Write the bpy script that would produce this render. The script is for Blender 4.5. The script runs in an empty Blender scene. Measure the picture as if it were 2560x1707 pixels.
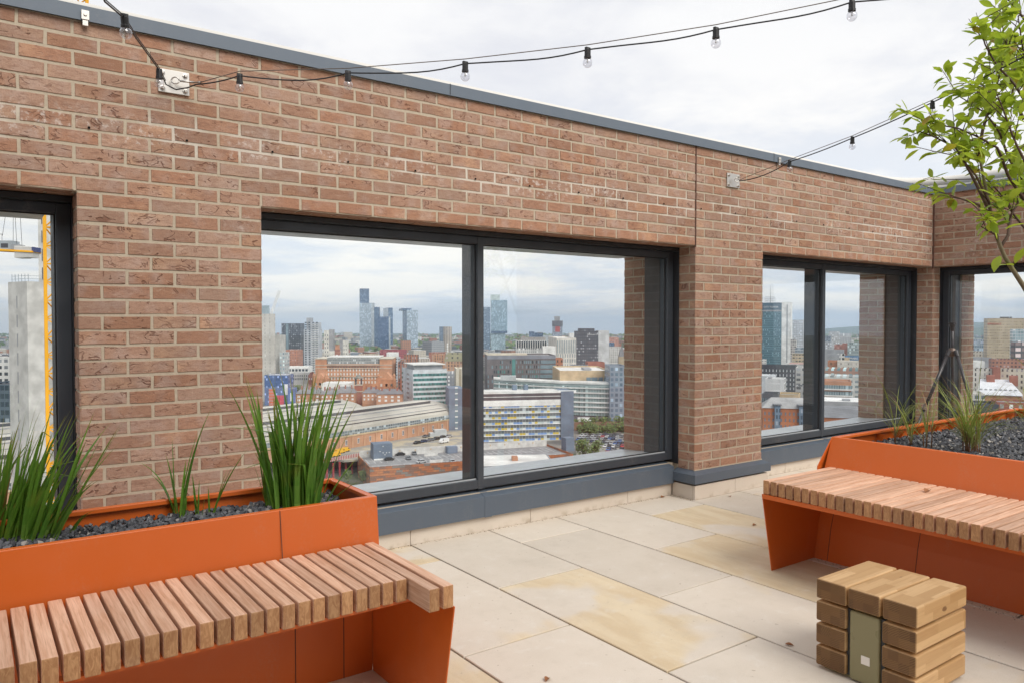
import bpy, math, random
from mathutils import Vector, Matrix
R = math.radians
rng = random.Random(7)
S = bpy.context.scene
COL = S.collection

# ---------------------------------------------------------------- camera
CAM = Vector((-0.332, -4.231, 1.473)); YAW = R(35.875); PIT = R(-1.416); FPX = 1895.0
cd = bpy.data.cameras.new("camera"); cam = bpy.data.objects.new("camera", cd); COL.objects.link(cam)
cd.sensor_width = 36; cd.lens = 36 * FPX / 2560; cd.clip_start = .05; cd.clip_end = 60000
cam.location = CAM; cam.rotation_euler = (R(90) + PIT, 0, -YAW); S.camera = cam
FW = Vector((math.sin(YAW) * math.cos(PIT), math.cos(YAW) * math.cos(PIT), math.sin(PIT)))
RT = Vector((math.cos(YAW), -math.sin(YAW), 0)); UP = RT.cross(FW)
FH = Vector((math.sin(YAW), math.cos(YAW), 0))
def at(sx, sy, d):                       # point of the photo at depth d metres
    return CAM + d * (FW + (sx - 1280) / FPX * RT + (853.5 - sy) / FPX * UP)
def onz(sx, sy, z):                      # point of the photo on a level plane
    v = FW + (sx - 1280) / FPX * RT + (853.5 - sy) / FPX * UP
    return CAM + v * ((z - CAM.z) / v.z)

# ---------------------------------------------------------------- node helper
class G:
    def __init__(s, nt): s.nt = nt; s.n = nt.nodes; s.l = nt.links
    def new(s, t, **kw):
        n = s.n.new(t)
        for k, v in kw.items(): setattr(n, k, v)
        return n
    def put(s, sock, v):
        if v is None: return
        if isinstance(v, bpy.types.NodeSocket): s.l.new(v, sock)
        elif hasattr(sock.default_value, '__len__') and not hasattr(v, '__len__'):
            sock.default_value = (v,) * len(sock.default_value)
        elif hasattr(v, '__len__') and len(v) == 3 and len(sock.default_value) == 4: sock.default_value = (*v, 1)
        else: sock.default_value = v
    def m(s, op, a, b=None, c=None, clamp=False):
        n = s.new('ShaderNodeMath', operation=op); n.use_clamp = clamp
        s.put(n.inputs[0], a); s.put(n.inputs[1], b); s.put(n.inputs[2], c); return n.outputs[0]
    def vm(s, op, a, b=None):
        n = s.new('ShaderNodeVectorMath', operation=op); s.put(n.inputs[0], a); s.put(n.inputs[1], b)
        return n.outputs[1 if op in ('LENGTH', 'DOT_PRODUCT') else 0]
    def mix(s, f, a, b, bt='MIX'):
        n = s.new('ShaderNodeMix', data_type='RGBA', blend_type=bt); s.put(n.inputs[0], f); s.put(n.inputs[6], a); s.put(n.inputs[7], b); return n.outputs[2]
    def noise(s, vec, sc, det=3, rough=.5, dist=0):
        n = s.new('ShaderNodeTexNoise'); s.put(n.inputs['Vector'], vec); n.inputs['Scale'].default_value = sc
        n.inputs['Detail'].default_value = det; n.inputs['Roughness'].default_value = rough; n.inputs['Distortion'].default_value = dist
        return n.outputs[0]
    def white(s, vec):
        n = s.new('ShaderNodeTexWhiteNoise', noise_dimensions='3D'); s.put(n.inputs['Vector'], vec); return n.outputs[0]
    def ss(s, v, a, b, c=0., d=1.):
        n = s.new('ShaderNodeMapRange', interpolation_type='SMOOTHSTEP'); s.put(n.inputs[0], v)
        for i, q in enumerate((a, b, c, d)): s.put(n.inputs[i + 1], q)
        return n.outputs[0]
    def xyz(s, v):
        n = s.new('ShaderNodeSeparateXYZ'); s.put(n.inputs[0], v); return n.outputs
    def cmb(s, x, y, z=0.):
        n = s.new('ShaderNodeCombineXYZ')
        for i, q in enumerate((x, y, z)): s.put(n.inputs[i], q)
        return n.outputs[0]
    def obj(s): return s.new('ShaderNodeTexCoord').outputs['Object']
    def rnd(s): return s.new('ShaderNodeObjectInfo').outputs['Random']
    def bump(s, h, st=.3, dist=.01):
        n = s.new('ShaderNodeBump'); n.inputs['Strength'].default_value = st; n.inputs['Distance'].default_value = dist
        s.put(n.inputs['Height'], h); return n.outputs[0]

# ---------------------------------------------------------------- world and sun
SUN_EL, SUN_AZ = R(43), R(178)           # azimuth from +Y clockwise: light from behind and right of the camera
w = bpy.data.worlds.new("World"); S.world = w; w.use_nodes = True
g = G(w.node_tree); g.n.clear()
sky = g.new('ShaderNodeTexSky', sky_type='NISHITA'); sky.sun_disc = False; sky.sun_elevation = SUN_EL; sky.sun_rotation = SUN_AZ
dirv = g.new('ShaderNodeTexCoord').outputs['Generated']
x, y, z = g.xyz(dirv)
zz = g.m('ADD', g.m('MAXIMUM', z, 0.), .11)
pl = g.cmb(g.m('DIVIDE', x, zz), g.m('DIVIDE', y, zz), 0.)
big = g.noise(pl, .55, 7, .58, .25); fine = g.noise(pl, 1.9, 6, .6, .3)
cl = g.m('ADD', g.m('MULTIPLY', big, .68), g.m('MULTIPLY', fine, .32))
bright = g.ss(cl, .42, .57)
low = g.ss(z, .04, .36)                  # cloud decks look thinner and greyer towards the horizon
dark = g.mix(low, (7.0, 7.5, 8.1), (6.6, 6.7, 7.15))
lite = g.mix(low, (9.5, 9.2, 8.6), (8.0, 8.0, 8.05))
clouds = g.mix(bright, dark, lite)
clear = g.mix(.6, sky.outputs[0], (5.2, 6.6, 8.2))
cover = g.ss(g.m('ADD', cl, g.m('MULTIPLY', low, .25)), .33, .45, .45, 1.)
col = g.mix(cover, clear, clouds)
bg = g.new('ShaderNodeBackground'); g.put(bg.inputs[0], col); bg.inputs[1].default_value = .1
out = g.new('ShaderNodeOutputWorld'); g.l.new(bg.outputs[0], out.inputs[0])
sl = bpy.data.lights.new("sun", 'SUN'); sl.energy = 2.3; sl.angle = R(40); sl.color = (1, .95, .87)
so = bpy.data.objects.new("sun", sl); COL.objects.link(so)
sd = Vector((math.sin(SUN_AZ) * math.cos(SUN_EL), math.cos(SUN_AZ) * math.cos(SUN_EL), math.sin(SUN_EL)))
so.rotation_euler = (-sd).to_track_quat('-Z', 'Y').to_euler()
S.view_settings.view_transform = 'Standard'; S.view_settings.look = 'None'; S.view_settings.gamma = 1
S.view_settings.use_curve_mapping = False; S.view_settings.exposure = 0.32

# ---------------------------------------------------------------- materials
MATS = {}
def mat(name, fn=None, col=(.5, .5, .5), rough=.6, metal=0., spec=.5):
    if name in MATS: return MATS[name]
    m = bpy.data.materials.new(name); m.use_nodes = True; q = G(m.node_tree)
    b = q.n['Principled BSDF']; q.b = b; q.out = q.n['Material Output']
    b.inputs['Base Color'].default_value = (*col, 1); b.inputs['Roughness'].default_value = rough
    b.inputs['Metallic'].default_value = metal; b.inputs['Specular IOR Level'].default_value = spec
    if fn: fn(q, b)
    MATS[name] = m; return m
def bc(q, v): q.put(q.b.inputs['Base Color'], v)
def nrm(q, v): q.put(q.b.inputs['Normal'], v)

def f_brick(q, b):
    at_ = q.new('ShaderNodeAttribute', attribute_name='tint')
    r_, h_, s_ = q.xyz(at_.outputs['Vector'])
    o = q.obj(); p = q.vm('ADD', o, q.cmb(q.m('MULTIPLY', s_, 17.), q.m('MULTIPLY', s_, 9.), q.m('MULTIPLY', s_, 31.)))
    c = q.mix(h_, (.40, .27, .205), (.355, .192, .125))
    c = q.mix(q.ss(q.noise(p, 9, 3), .45, .68, 0, .55), c, (.42, .315, .27))
    c = q.mix(q.ss(q.noise(p, 5, 2), .52, .75, 0, .5), c, (.52, .32, .20))
    c = q.mix(1., c, q.cmb(r_, r_, r_), 'MULTIPLY')
    strk = q.noise(q.vm('MULTIPLY', p, (.3, .3, 1.)), 70, 4, .65, .8)
    c = q.mix(q.ss(strk, .48, .66, 0, .55), c, (.24, .135, .095)); c = q.mix(q.ss(strk, .42, .3, 0, .35), c, (.56, .43, .35))
    grit = q.noise(p, 160, 3, .7)
    c = q.mix(q.ss(grit, .50, .70, 0, .5), c, (.22, .12, .085))
    ps = q.vm('MULTIPLY', p, (.72, .72, 1.25))
    n1 = q.noise(ps, 15, 2., .5, .7); n2 = q.noise(p, 21, 1, .5)
    ln = q.ss(q.m('ABSOLUTE', q.m('SUBTRACT', n1, .5)), .008, .030, 1, 0)
    n3 = q.noise(q.vm('MULTIPLY', p, (1., 1., .55)), 55, 1.5, .5, .6)
    pit = q.ss(n3, .69, .75)
    cr = q.m('MAXIMUM', q.m('MULTIPLY', ln, q.ss(n2, .50, .57)), q.m('MULTIPLY', pit, .8))
    cr = q.m('MULTIPLY', cr, q.ss(h_, 1.2, .95))
    cr = q.m('MULTIPLY', cr, q.ss(q.white(q.cmb(s_, 3., 1.)), .15, .8, .05, 1.))
    c = q.mix(q.m('MULTIPLY', cr, .7), c, (.16, .075, .05))
    ox, oy, oz = q.xyz(o)
    band = q.ss(q.m('ABSOLUTE', q.m('SUBTRACT', oz, 2.425)), .02, .13, 1, 0)
    ef = q.m('MULTIPLY', band, q.ss(q.noise(q.vm('MULTIPLY', o, (1.1, 1.1, 2.)), 1.7, 2), .44, .62))
    ef = q.m('ADD', ef, q.ss(q.noise(o, 1.3, 1), .66, .8, 0, .8))
    ef = q.m('MULTIPLY', ef, q.ss(q.noise(o, 30, 4, .7), .5, .64, 0, .55), clamp=True)
    c = q.mix(ef, c, (.72, .67, .62))
    bc(q, c); b.inputs['Roughness'].default_value = .93; b.inputs['Specular IOR Level'].default_value = .2
    hgt = q.m('SUBTRACT', q.m('ADD', q.m('MULTIPLY', q.m('ADD', grit, strk), .25), q.m('MULTIPLY', q.noise(p, 40, 3), .5)), q.m('MULTIPLY', cr, .9))
    nrm(q, q.bump(hgt, .75, .007))
def f_mortar(q, b):
    o = q.obj(); n = q.noise(o, 60, 4, .7)
    c = q.mix(n, (.37, .31, .23), (.56, .49, .39))
    ox, oy, oz = q.xyz(o)
    band = q.ss(q.m('ABSOLUTE', q.m('SUBTRACT', oz, 2.42)), .05, .16, 1, 0)
    c = q.mix(q.m('MULTIPLY', band, q.ss(q.noise(o, 2.2, 2), .5, .6, 0, .35)), c, (.8, .78, .74))
    bc(q, c); b.inputs['Roughness'].default_value = .95; b.inputs['Specular IOR Level'].default_value = .1
    nrm(q, q.bump(n, .4, .004))
def f_coat(c1, var=.06, rough=.38, spk=0):
    def f(q, b):
        o = q.obj(); n = q.noise(o, 2.5, 3); f_ = q.noise(o, 400, 2)
        c = q.mix(q.m('MULTIPLY', n, var * 4), c1, tuple(min(1, v * 1.25 + .01) for v in c1))
        du = q.m('MULTIPLY', q.ss(q.noise(q.vm('MULTIPLY', o, (1., 1., .35)), 5, 5, .7), .5, .78), q.ss(q.noise(o, 90, 3, .7), .4, .65))
        c = q.mix(q.m('MULTIPLY', du, .16), c, (.42, .37, .31))
        bc(q, c); q.put(b.inputs['Roughness'], q.ss(q.noise(o, 7, 3), .3, .7, rough - .06, rough + .1))
        nrm(q, q.bump(q.m('ADD', f_, q.m('MULTIPLY', q.noise(o, 1.3, 1), 2.)), .05, .006))
    return f
def f_slab(q, b):
    a = q.new('ShaderNodeAttribute', attribute_name='tint'); r_, h_, s_ = q.xyz(a.outputs['Vector'])
    o = q.obj(); p = q.vm('ADD', o, q.cmb(q.m('MULTIPLY', s_, 13.), q.m('MULTIPLY', s_, 7.), 0.))
    n1 = q.noise(p, 1.6, 3, .5, .4)
    st = q.noise(q.vm('MULTIPLY', p, (3.2, .9, 1.)), 2.2, 4, .6, .6)
    yel = q.ss(q.m('ADD', h_, q.m('MULTIPLY', q.m('SUBTRACT', n1, .5), 1.6)), .45, .62)
    c = q.mix(q.noise(p, 3, 3), (.65, .57, .475), (.745, .67, .58))
    y_ = q.mix(q.ss(st, .3, .7), (.66, .52, .34), (.75, .63, .45))
    c = q.mix(yel, c, y_)
    mo_ = q.noise(o, 8, 5, .7); c = q.mix(q.ss(mo_, .5, .72, 0, .2), c, (.50, .43, .34)); c = q.mix(q.ss(mo_, .46, .3, 0, .3), c, (.80, .76, .70))
    g1 = q.noise(o, 210, 3, .75)
    c = q.mix(q.ss(g1, .55, .75, 0, .35), c, (.36, .31, .25))
    c = q.mix(q.ss(g1, .44, .30, 0, .3), c, (.86, .83, .78))
    c = q.mix(q.ss(q.noise(o, 34, 2), .70, .76, 0, .55), c, (.33, .25, .17))
    c = q.mix(q.ss(q.noise(o, 1.1, 5, .65), .52, .75, 0, .22), c, (.45, .40, .33))
    c = q.mix(1., c, q.cmb(r_, r_, r_), 'MULTIPLY')
    bc(q, c); b.inputs['Roughness'].default_value = .85; b.inputs['Specular IOR Level'].default_value = .25
    nrm(q, q.bump(g1, .25, .003))
def f_stone(q, b):
    o = q.obj(); n = q.noise(o, 150, 3, .7)
    c = q.mix(q.noise(o, 3, 4), (.58, .51, .43), (.70, .64, .56))
    c = q.mix(q.ss(n, .58, .75, 0, .35), c, (.38, .31, .24))
    oz = q.xyz(o)[2]
    c = q.mix(q.m('MULTIPLY', q.ss(oz, .06, .0), q.ss(q.noise(o, 14, 4), .45, .7, 0, .6)), c, (.36, .29, .20))
    bc(q, c); b.inputs['Roughness'].default_value = .9; nrm(q, q.bump(n, .3, .003))
def f_slat(q, b):
    o = q.obj(); r_ = q.rnd()
    p = q.vm('ADD', o, q.cmb(q.m('MULTIPLY', r_, 31.), q.m('MULTIPLY', r_, 57.), q.m('MULTIPLY', r_, 11.)))
    gr = q.noise(q.vm('MULTIPLY', p, (1.2, 26., 26.)), 3., 5, .6, .6)
    fn = q.noise(q.vm('MULTIPLY', p, (6., 200., 200.)), 2., 3, .6)
    c = q.mix(q.ss(gr, .3, .7), (.54, .30, .185), (.73, .475, .335))
    c = q.mix(q.ss(fn, .5, .75, 0, .5), c, (.30, .15, .085))
    nx = q.m('ABSOLUTE', q.xyz(q.new('ShaderNodeTexCoord').outputs['Normal'])[0])
    ring = q.noise(q.vm('MULTIPLY', p, (1., 60., 22.)), 1.4, 3, .6, 1.2)
    e = q.mix(q.ss(ring, .35, .7), (.36, .17, .072), (.52, .285, .135))
    c = q.mix(q.ss(nx, .6, .9), c, e)
    k = q.ss(r_, 0., 1., .82, 1.12); c = q.mix(1., c, q.cmb(k, k, k), 'MULTIPLY')
    c = q.mix(q.ss(q.noise(p, 3.5, 3), .55, .8, 0, .35), c, (.62, .47, .38))
    bc(q, c); b.inputs['Roughness'].default_value = .55
    nrm(q, q.bump(q.m('ADD', gr, fn), .15, .002))
def f_beam(q, b):
    o = q.obj(); r_ = q.rnd()
    x, y, z = q.xyz(o)
    cy = q.m('FLOOR', q.m('DIVIDE', y, .0425)); cz = q.m('FLOOR', q.m('DIVIDE', z, .043))
    h = q.white(q.cmb(cy, cz, q.m('MULTIPLY', r_, 50.)))
    cx = q.m('FLOOR', q.m('ADD', q.m('DIVIDE', x, .21), q.m('MULTIPLY', h, 3.)))
    t = q.white(q.cmb(cy, cz, q.m('ADD', cx, q.m('MULTIPLY', r_, 90.))))
    p = q.vm('ADD', o, q.cmb(q.m('MULTIPLY', t, 9.), q.m('MULTIPLY', t, 5.), q.m('MULTIPLY', t, 7.)))
    gr = q.noise(q.vm('MULTIPLY', p, (2., 40., 40.)), 2., 4, .6, .8)
    c = q.mix(t, (.43, .25, .105), (.62, .405, .205))
    c = q.mix(q.ss(gr, .42, .72, 0, .5), c, (.40, .22, .09))
    kn = q.noise(q.vm('MULTIPLY', p, (1., 1.6, 1.6)), 9., 1)
    c = q.mix(q.ss(kn, .77, .80, 0, .8), c, (.14, .065, .025))
    nx = q.m('ABSOLUTE', q.xyz(q.new('ShaderNodeTexCoord').outputs['Normal'])[0])
    ring = q.new('ShaderNodeTexWave', wave_type='RINGS', rings_direction='X'); q.put(ring.inputs['Vector'], q.vm('SUBTRACT', p, q.cmb(0., t, h)))
    ring.inputs['Scale'].default_value = 40; ring.inputs['Distortion'].default_value = 2
    e = q.mix(ring.outputs[1], q.mix(t, (.075, .034, .010), (.17, .082, .026)), q.mix(h, (.12, .056, .018), (.22, .115, .038)))
    c = q.mix(q.ss(nx, .55, .85), c, e)
    bc(q, c); b.inputs['Roughness'].default_value = .5; nrm(q, q.bump(gr, .15, .002))
def f_chip(q, b):
    r_ = q.new('ShaderNodeAttribute', attribute_name='tint').outputs['Fac']
    c = q.mix(q.ss(r_, 0., .86), (.028, .03, .037), (.105, .11, .125)); c = q.mix(q.ss(r_, .9, .97), c, (.34, .31, .28))
    c = q.mix(q.ss(q.noise(q.obj(), 120, 3), .55, .75, 0, .4), c, (.22, .22, .23))
    bc(q, c); b.inputs['Roughness'].default_value = .6
def f_blade(c1, c2, tip, dead=.965):
    def f(q, b):
        a = q.new('ShaderNodeAttribute', attribute_name='tint'); r_, h_, s_ = q.xyz(a.outputs['Vector'])
        c = q.mix(r_, c1, c2); c = q.mix(q.ss(h_, .86, 1., 0, .9), c, tip); c = q.mix(q.ss(h_, .28, .02, 0, .6), c, tuple(min(.5, v * 2.3 + .02) for v in c2))
        c = q.mix(q.ss(q.noise(q.obj(), 9, 2), .58, .72, 0, .45), c, (.26, .27, .03))
        st = q.noise(q.vm('MULTIPLY', q.obj(), (1., 1., .03)), 420, 2)
        c = q.mix(q.ss(st, .5, .7, 0, .3), c, tuple(v * 1.6 for v in c2))
        c = q.mix(q.ss(s_, dead, dead + .015), c, tip)
        bc(q, c); b.inputs['Roughness'].default_value = .42
        t = q.new('ShaderNodeBsdfTranslucent'); q.put(t.inputs[0], q.mix(.5, c, (.35, .5, .05)))
        ms = q.new('ShaderNodeMixShader'); ms.inputs[0].default_value = .28
        q.l.new(b.outputs[0], ms.inputs[1]); q.l.new(t.outputs[0], ms.inputs[2]); q.l.new(ms.outputs[0], q.out.inputs[0])
    return f
def f_glass(tint, refl=1.0, ior=1.5):
    def f(q, b):
        gm = q.new('ShaderNodeNewGeometry'); cs = q.m('ABSOLUTE', q.vm('DOT_PRODUCT', gm.outputs['Incoming'], gm.outputs['Normal']))
        f0 = ((ior - 1) / (ior + 1)) ** 2; fr = q.m('ADD', q.m('MULTIPLY', q.m('POWER', q.m('SUBTRACT', 1., cs, clamp=True), 5.), 1 - f0), f0)
        t = q.new('ShaderNodeBsdfTransparent'); t.inputs[0].default_value = (*tint, 1)
        gl = q.new('ShaderNodeBsdfGlossy'); gl.inputs['Roughness'].default_value = .0; gl.inputs[0].default_value = (.95, .97, 1, 1)
        ms = q.new('ShaderNodeMixShader'); q.put(ms.inputs[0], q.m('MULTIPLY', fr, refl, clamp=True))
        q.l.new(t.outputs[0], ms.inputs[1]); q.l.new(gl.outputs[0], ms.inputs[2]); q.l.new(ms.outputs[0], q.out.inputs[0])
    return f
M = dict(
    brick=mat('brick', f_brick), mortar=mat('mortar', f_mortar),
    alu=mat('grey_aluminium', f_coat((.105, .125, .155), .05, .42)), flash=mat('grey_flashing', f_coat((.088, .112, .145), .06, .36)),
    cope=mat('coping_metal', f_coat((.125, .155, .195), .06, .4)), frame=mat('frame_metal', f_coat((.040, .048, .060), .04, .40)),
    liner=mat('dark_liner', f_coat((.020, .022, .027), .04, .45)), soff=mat('pale_aluminium', f_coat((.42, .45, .47), .05, .35)),
    outl=mat('reveal_panel', f_coat((.045, .046, .048), .04, .5)),
    slab=mat('sandstone_slab', f_slab), stone=mat('plinth_stone', f_stone), dirt=mat('joint_sand', None, (.055, .043, .032), .95),
    seal=mat('brown_sealant', None, (.10, .045, .03), .8), kerb=mat('pale_membrane', f_coat((.62, .60, .56), .05, .6)),
    orange=mat('orange_steel', f_coat((.60, .122, .016), .05, .38)), slat=mat('bench_timber', f_slat), beam=mat('stool_timber', f_beam),
    olive=mat('olive_steel', f_coat((.235, .21, .11), .04, .33)), white=mat('white_paint', None, (.78, .74, .68), .6),
    chip=mat('slate_chip', f_chip), soil=mat('soil', None, (.02, .019, .018), .95),
    steel=mat('brushed_steel', None, (.58, .56, .53), .38, .85), blk=mat('black_rubber', None, (.012, .012, .014), .45),
    wire=mat('steel_wire', None, (.16, .13, .11), .5, .5), carbon=mat('tripod_carbon', None, (.045, .042, .046), .28), bronze=mat('tripod_collar', None, (.15, .11, .09), .35, .3),
    pane=mat('window_glass', f_glass((.968, .978, .98), 1.1, 1.5)), bulb=mat('bulb_glass', f_glass((.90, .90, .92), 2.3, 1.6)),
    iris=mat('iris_leaf', f_blade((.055, .15, .02), (.135, .285, .035), (.30, .15, .05), .982)),
    sedge=mat('sedge_leaf', f_blade((.17, .21, .04), (.34, .38, .10), (.40, .22, .10), .88)), stem=mat('sedge_stem', None, (.16, .07, .03), .7),
    black=mat('black_hole', None, (.004, .004, .004), .9), dead=mat('dead_leaf', None, (.30, .12, .045), .7))

# ---------------------------------------------------------------- mesh and object helpers
class MB:
    def __init__(s): s.v = []; s.f = []; s.t = []
    def add(s, vs, fs, tint=None):
        o = len(s.v); s.v += [tuple(p) for p in vs]; s.f += [tuple(i + o for i in f) for f in fs]
        s.t += [tint or (0, 0, 0)] * len(fs); return s
    def box(s, a, b, t=None):
        x0, x1 = sorted((a[0], b[0])); y0, y1 = sorted((a[1], b[1])); z0, z1 = sorted((a[2], b[2]))
        return s.add([(x, y, z) for z in (z0, z1) for y in (y0, y1) for x in (x0, x1)],
                     [(0, 2, 3, 1), (4, 5, 7, 6), (0, 1, 5, 4), (2, 6, 7, 3), (0, 4, 6, 2), (1, 3, 7, 5)], t)
    def quad(s, *p, t=None): return s.add(p, [tuple(range(len(p)))], t)
    def prism(s, poly, ext, t=None):          # polygon (3D points) extruded by a vector
        n = len(poly); e = Vector(ext); P = [Vector(p) for p in poly]
        nv = sum((P[i].cross(P[(i + 1) % n]) for i in range(n)), Vector())
        if nv.dot(e) > 0: P.reverse()
        return s.add(P + [p + e for p in P], [tuple(range(n)), tuple(range(2 * n - 1, n - 1, -1))] + [((i + 1) % n, i, i + n, (i + 1) % n + n) for i in range(n)], t)
    def tube(s, pts, r, k=8, t=None, cap=True):
        pts = [Vector(p) for p in pts]; n = len(pts); vs = []
        rs = r if hasattr(r, '__len__') else [r] * n
        d0 = (pts[1] - pts[0]).normalized(); a = d0.orthogonal().normalized()
        for i, p in enumerate(pts):
            d = (pts[min(i + 1, n - 1)] - pts[max(i - 1, 0)]).normalized()
            a = (a - d * a.dot(d)).normalized(); b = d.cross(a)
            vs += [p + (a * math.cos(2 * math.pi * j / k) + b * math.sin(2 * math.pi * j / k)) * rs[i] for j in range(k)]
        fs = [(i * k + j, i * k + (j + 1) % k, (i + 1) * k + (j + 1) % k, (i + 1) * k + j) for i in range(n - 1) for j in range(k)]
        if cap: fs += [tuple(range(k - 1, -1, -1)), tuple(range((n - 1) * k, n * k))]
        return s.add(vs, fs, t)
    def lathe(s, prof, c, axis=(0, 0, 1), k=14, t=None):   # profile of (radius, height) along axis from c
        ax = Vector(axis).normalized(); a = ax.orthogonal().normalized(); b = ax.cross(a); c = Vector(c)
        vs = [c + ax * h + (a * math.cos(2 * math.pi * j / k) + b * math.sin(2 * math.pi * j / k)) * max(r, 1e-5) for r, h in prof for j in range(k)]
        n = len(prof)
        return s.add(vs, [(i * k + j, i * k + (j + 1) % k, (i + 1) * k + (j + 1) % k, (i + 1) * k + j) for i in range(n - 1) for j in range(k)], t)
def obj(name, mb, m, parent=None, smooth=False, bevel=0, local=False, seg=2):
    me = bpy.data.meshes.new(name); me.from_pydata(mb.v, [], mb.f)
    if any(any(t) for t in mb.t):
        a = me.attributes.new('tint', 'FLOAT_COLOR', 'FACE')
        a.data.foreach_set('color', [c for t in mb.t for c in (*t, 1)])
    for q in (m if isinstance(m, (list, tuple)) else [m]): me.materials.append(q)
    me.update()
    if smooth: me.polygons.foreach_set('use_smooth', [True] * len(me.polygons))
    o = bpy.data.objects.new(name, me); COL.objects.link(o)
    if parent is not None:
        o.parent = parent
        if not local: o.matrix_parent_inverse = parent_inv(parent)
    if bevel:
        bv = o.modifiers.new('bevel', 'BEVEL'); bv.width = bevel; bv.segments = seg; bv.limit_method = 'ANGLE'; bv.angle_limit = R(35)
        bv.harden_normals = False
    return o
def parent_inv(p):
    mt = Matrix.LocRotScale(p.location, p.rotation_euler, p.scale)
    return (parent_inv_world(p) @ mt).inverted()
def parent_inv_world(p):
    if p.parent is None: return Matrix()
    q = p.parent
    return parent_inv_world(q) @ Matrix.LocRotScale(q.location, q.rotation_euler, q.scale) @ p.matrix_parent_inverse
def tag(o, label=None, cat=None, group=None, kind=None):
    if label: o['label'] = label
    if cat: o['category'] = cat
    if group: o['group'] = group
    if kind: o['kind'] = kind
    return o
def thing(name, label, cat, loc=(0, 0, 0), rz=0, group=None):
    o = bpy.data.objects.new(name, None); COL.objects.link(o); o.location = loc; o.rotation_euler = (0, 0, rz); o.empty_display_size = .1
    return tag(o, label, cat, group)
def copy_to(o, parent, name=None):          # copy a part (mesh shared) under a parent
    c = o.copy(); COL.objects.link(c); c.parent = parent; return c
def dup(root, loc, rz, label, group=None):
    r = root.copy(); COL.objects.link(r); r.location = loc; r.rotation_euler = (0, 0, rz); r['label'] = label
    if group: r['group'] = group
    for ch in list(root.children):
        c = copy_to(ch, r)
        for gch in list(ch.children): copy_to(gch, c)
    return r

# ================================================================ BRICKWORK
LZ = 2.11                                  # lintel soffit; courses of 75 mm count from here
def brick_face(bk, mo, P, u, v, n, u0, u1, v0, v1, holes=(), ch=.075, bl=.225, vref=LZ, ph=0., red=None, shade=1.):
    P, u, v, n = Vector(P), Vector(u), Vector(v), Vector(n)
    def pt(a, b, d): return P + u * a + v * b + n * d
    flip = u.cross(v).dot(n) < 0
    k = math.floor((v0 - vref) / ch + 1e-4)
    while vref + k * ch < v1 - 1e-4:
        a, b = max(v0, vref + k * ch), min(v1, vref + (k + 1) * ch); mid = (a + b) / 2
        if b - a < .012: k += 1; continue
        spans = [(u0, u1)]
        for (hx0, hx1, hz0, hz1) in holes:
            if hz0 < mid < hz1:
                ns = []
                for (p, q) in spans:
                    if hx1 <= p or hx0 >= q: ns.append((p, q)); continue
                    if hx0 > p: ns.append((p, hx0))
                    if hx1 < q: ns.append((hx1, q))
                spans = ns
        for (p, q) in spans:
            c = [pt(p, a, -.0036), pt(q, a, -.0036), pt(q, b, -.0036), pt(p, b, -.0036)]
            mo.quad(*(reversed(c) if flip else c))
            off = ph + (bl / 2 if k % 2 == 0 else 0)
            i = math.floor((p - off) / bl)
            while off + i * bl < q - 1e-4:
                x0, x1 = off + i * bl, off + (i + 1) * bl
                g0 = .0052 if x0 > p + .004 else 0.; g1 = .0052 if x1 < q - .004 else 0.
                x0, x1 = max(x0, p) + g0, min(x1, q) - g1
                i += 1
                if x1 - x0 < .018: continue
                z0, z1 = a + ((.0054) if a > v0 + .001 else .002), b - .0054
                j = lambda s=.0016: rng.uniform(-s, s); tl = rng.uniform(-.006, .006); dz = rng.uniform(-.0012, .0012); xm = (x0 + x1) / 2
                dd = rng.uniform(-.0015, .0015)
                nm = max(2, int((x1 - x0) / .055))
                lo = [(x0 + (x1 - x0) * t / nm + j(), z0 + dz + tl * ((x0 + (x1 - x0) * t / nm) - xm) + j(.0018)) for t in range(nm + 1)]
                hi = [(x1 - (x1 - x0) * t / nm + j(), z1 + dz + tl * ((x1 - (x1 - x0) * t / nm) - xm) + j(.0018)) for t in range(nm + 1)]
                if g0 == 0: lo[0] = (x0, lo[0][1]); hi[-1] = (x0, hi[-1][1])
                if g1 == 0: lo[-1] = (x1, lo[-1][1]); hi[0] = (x1, hi[0][1])
                ring = lo + hi; cx, cz = (x0 + x1) / 2, (z0 + z1) / 2
                inn = [(x + max(-.0035, min(.0035, (cx - x))) * (1 if (x > p + .003 and x < q - .003) else .2), z + (.003 if z < cz else -.003)) for x, z in ring]
                R_ = len(ring)
                vs = [pt(x, z, -.007) for x, z in ring] + [pt(x, z, dd) for x, z in inn]
                fs = [tuple(range(R_, 2 * R_))] + [(t, (t + 1) % R_, (t + 1) % R_ + R_, t + R_) for t in range(R_)]
                if flip: fs = [tuple(reversed(f)) for f in fs]
                isred = red and red(k, (x0 + x1) / 2)
                hue = 1.3 if isred else (rng.choice((.25, .5, .8)) + rng.uniform(-.25, .2) if rng.random() > .07 else 1.05)
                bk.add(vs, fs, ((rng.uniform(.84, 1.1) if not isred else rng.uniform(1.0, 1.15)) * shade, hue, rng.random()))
        k += 1

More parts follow.
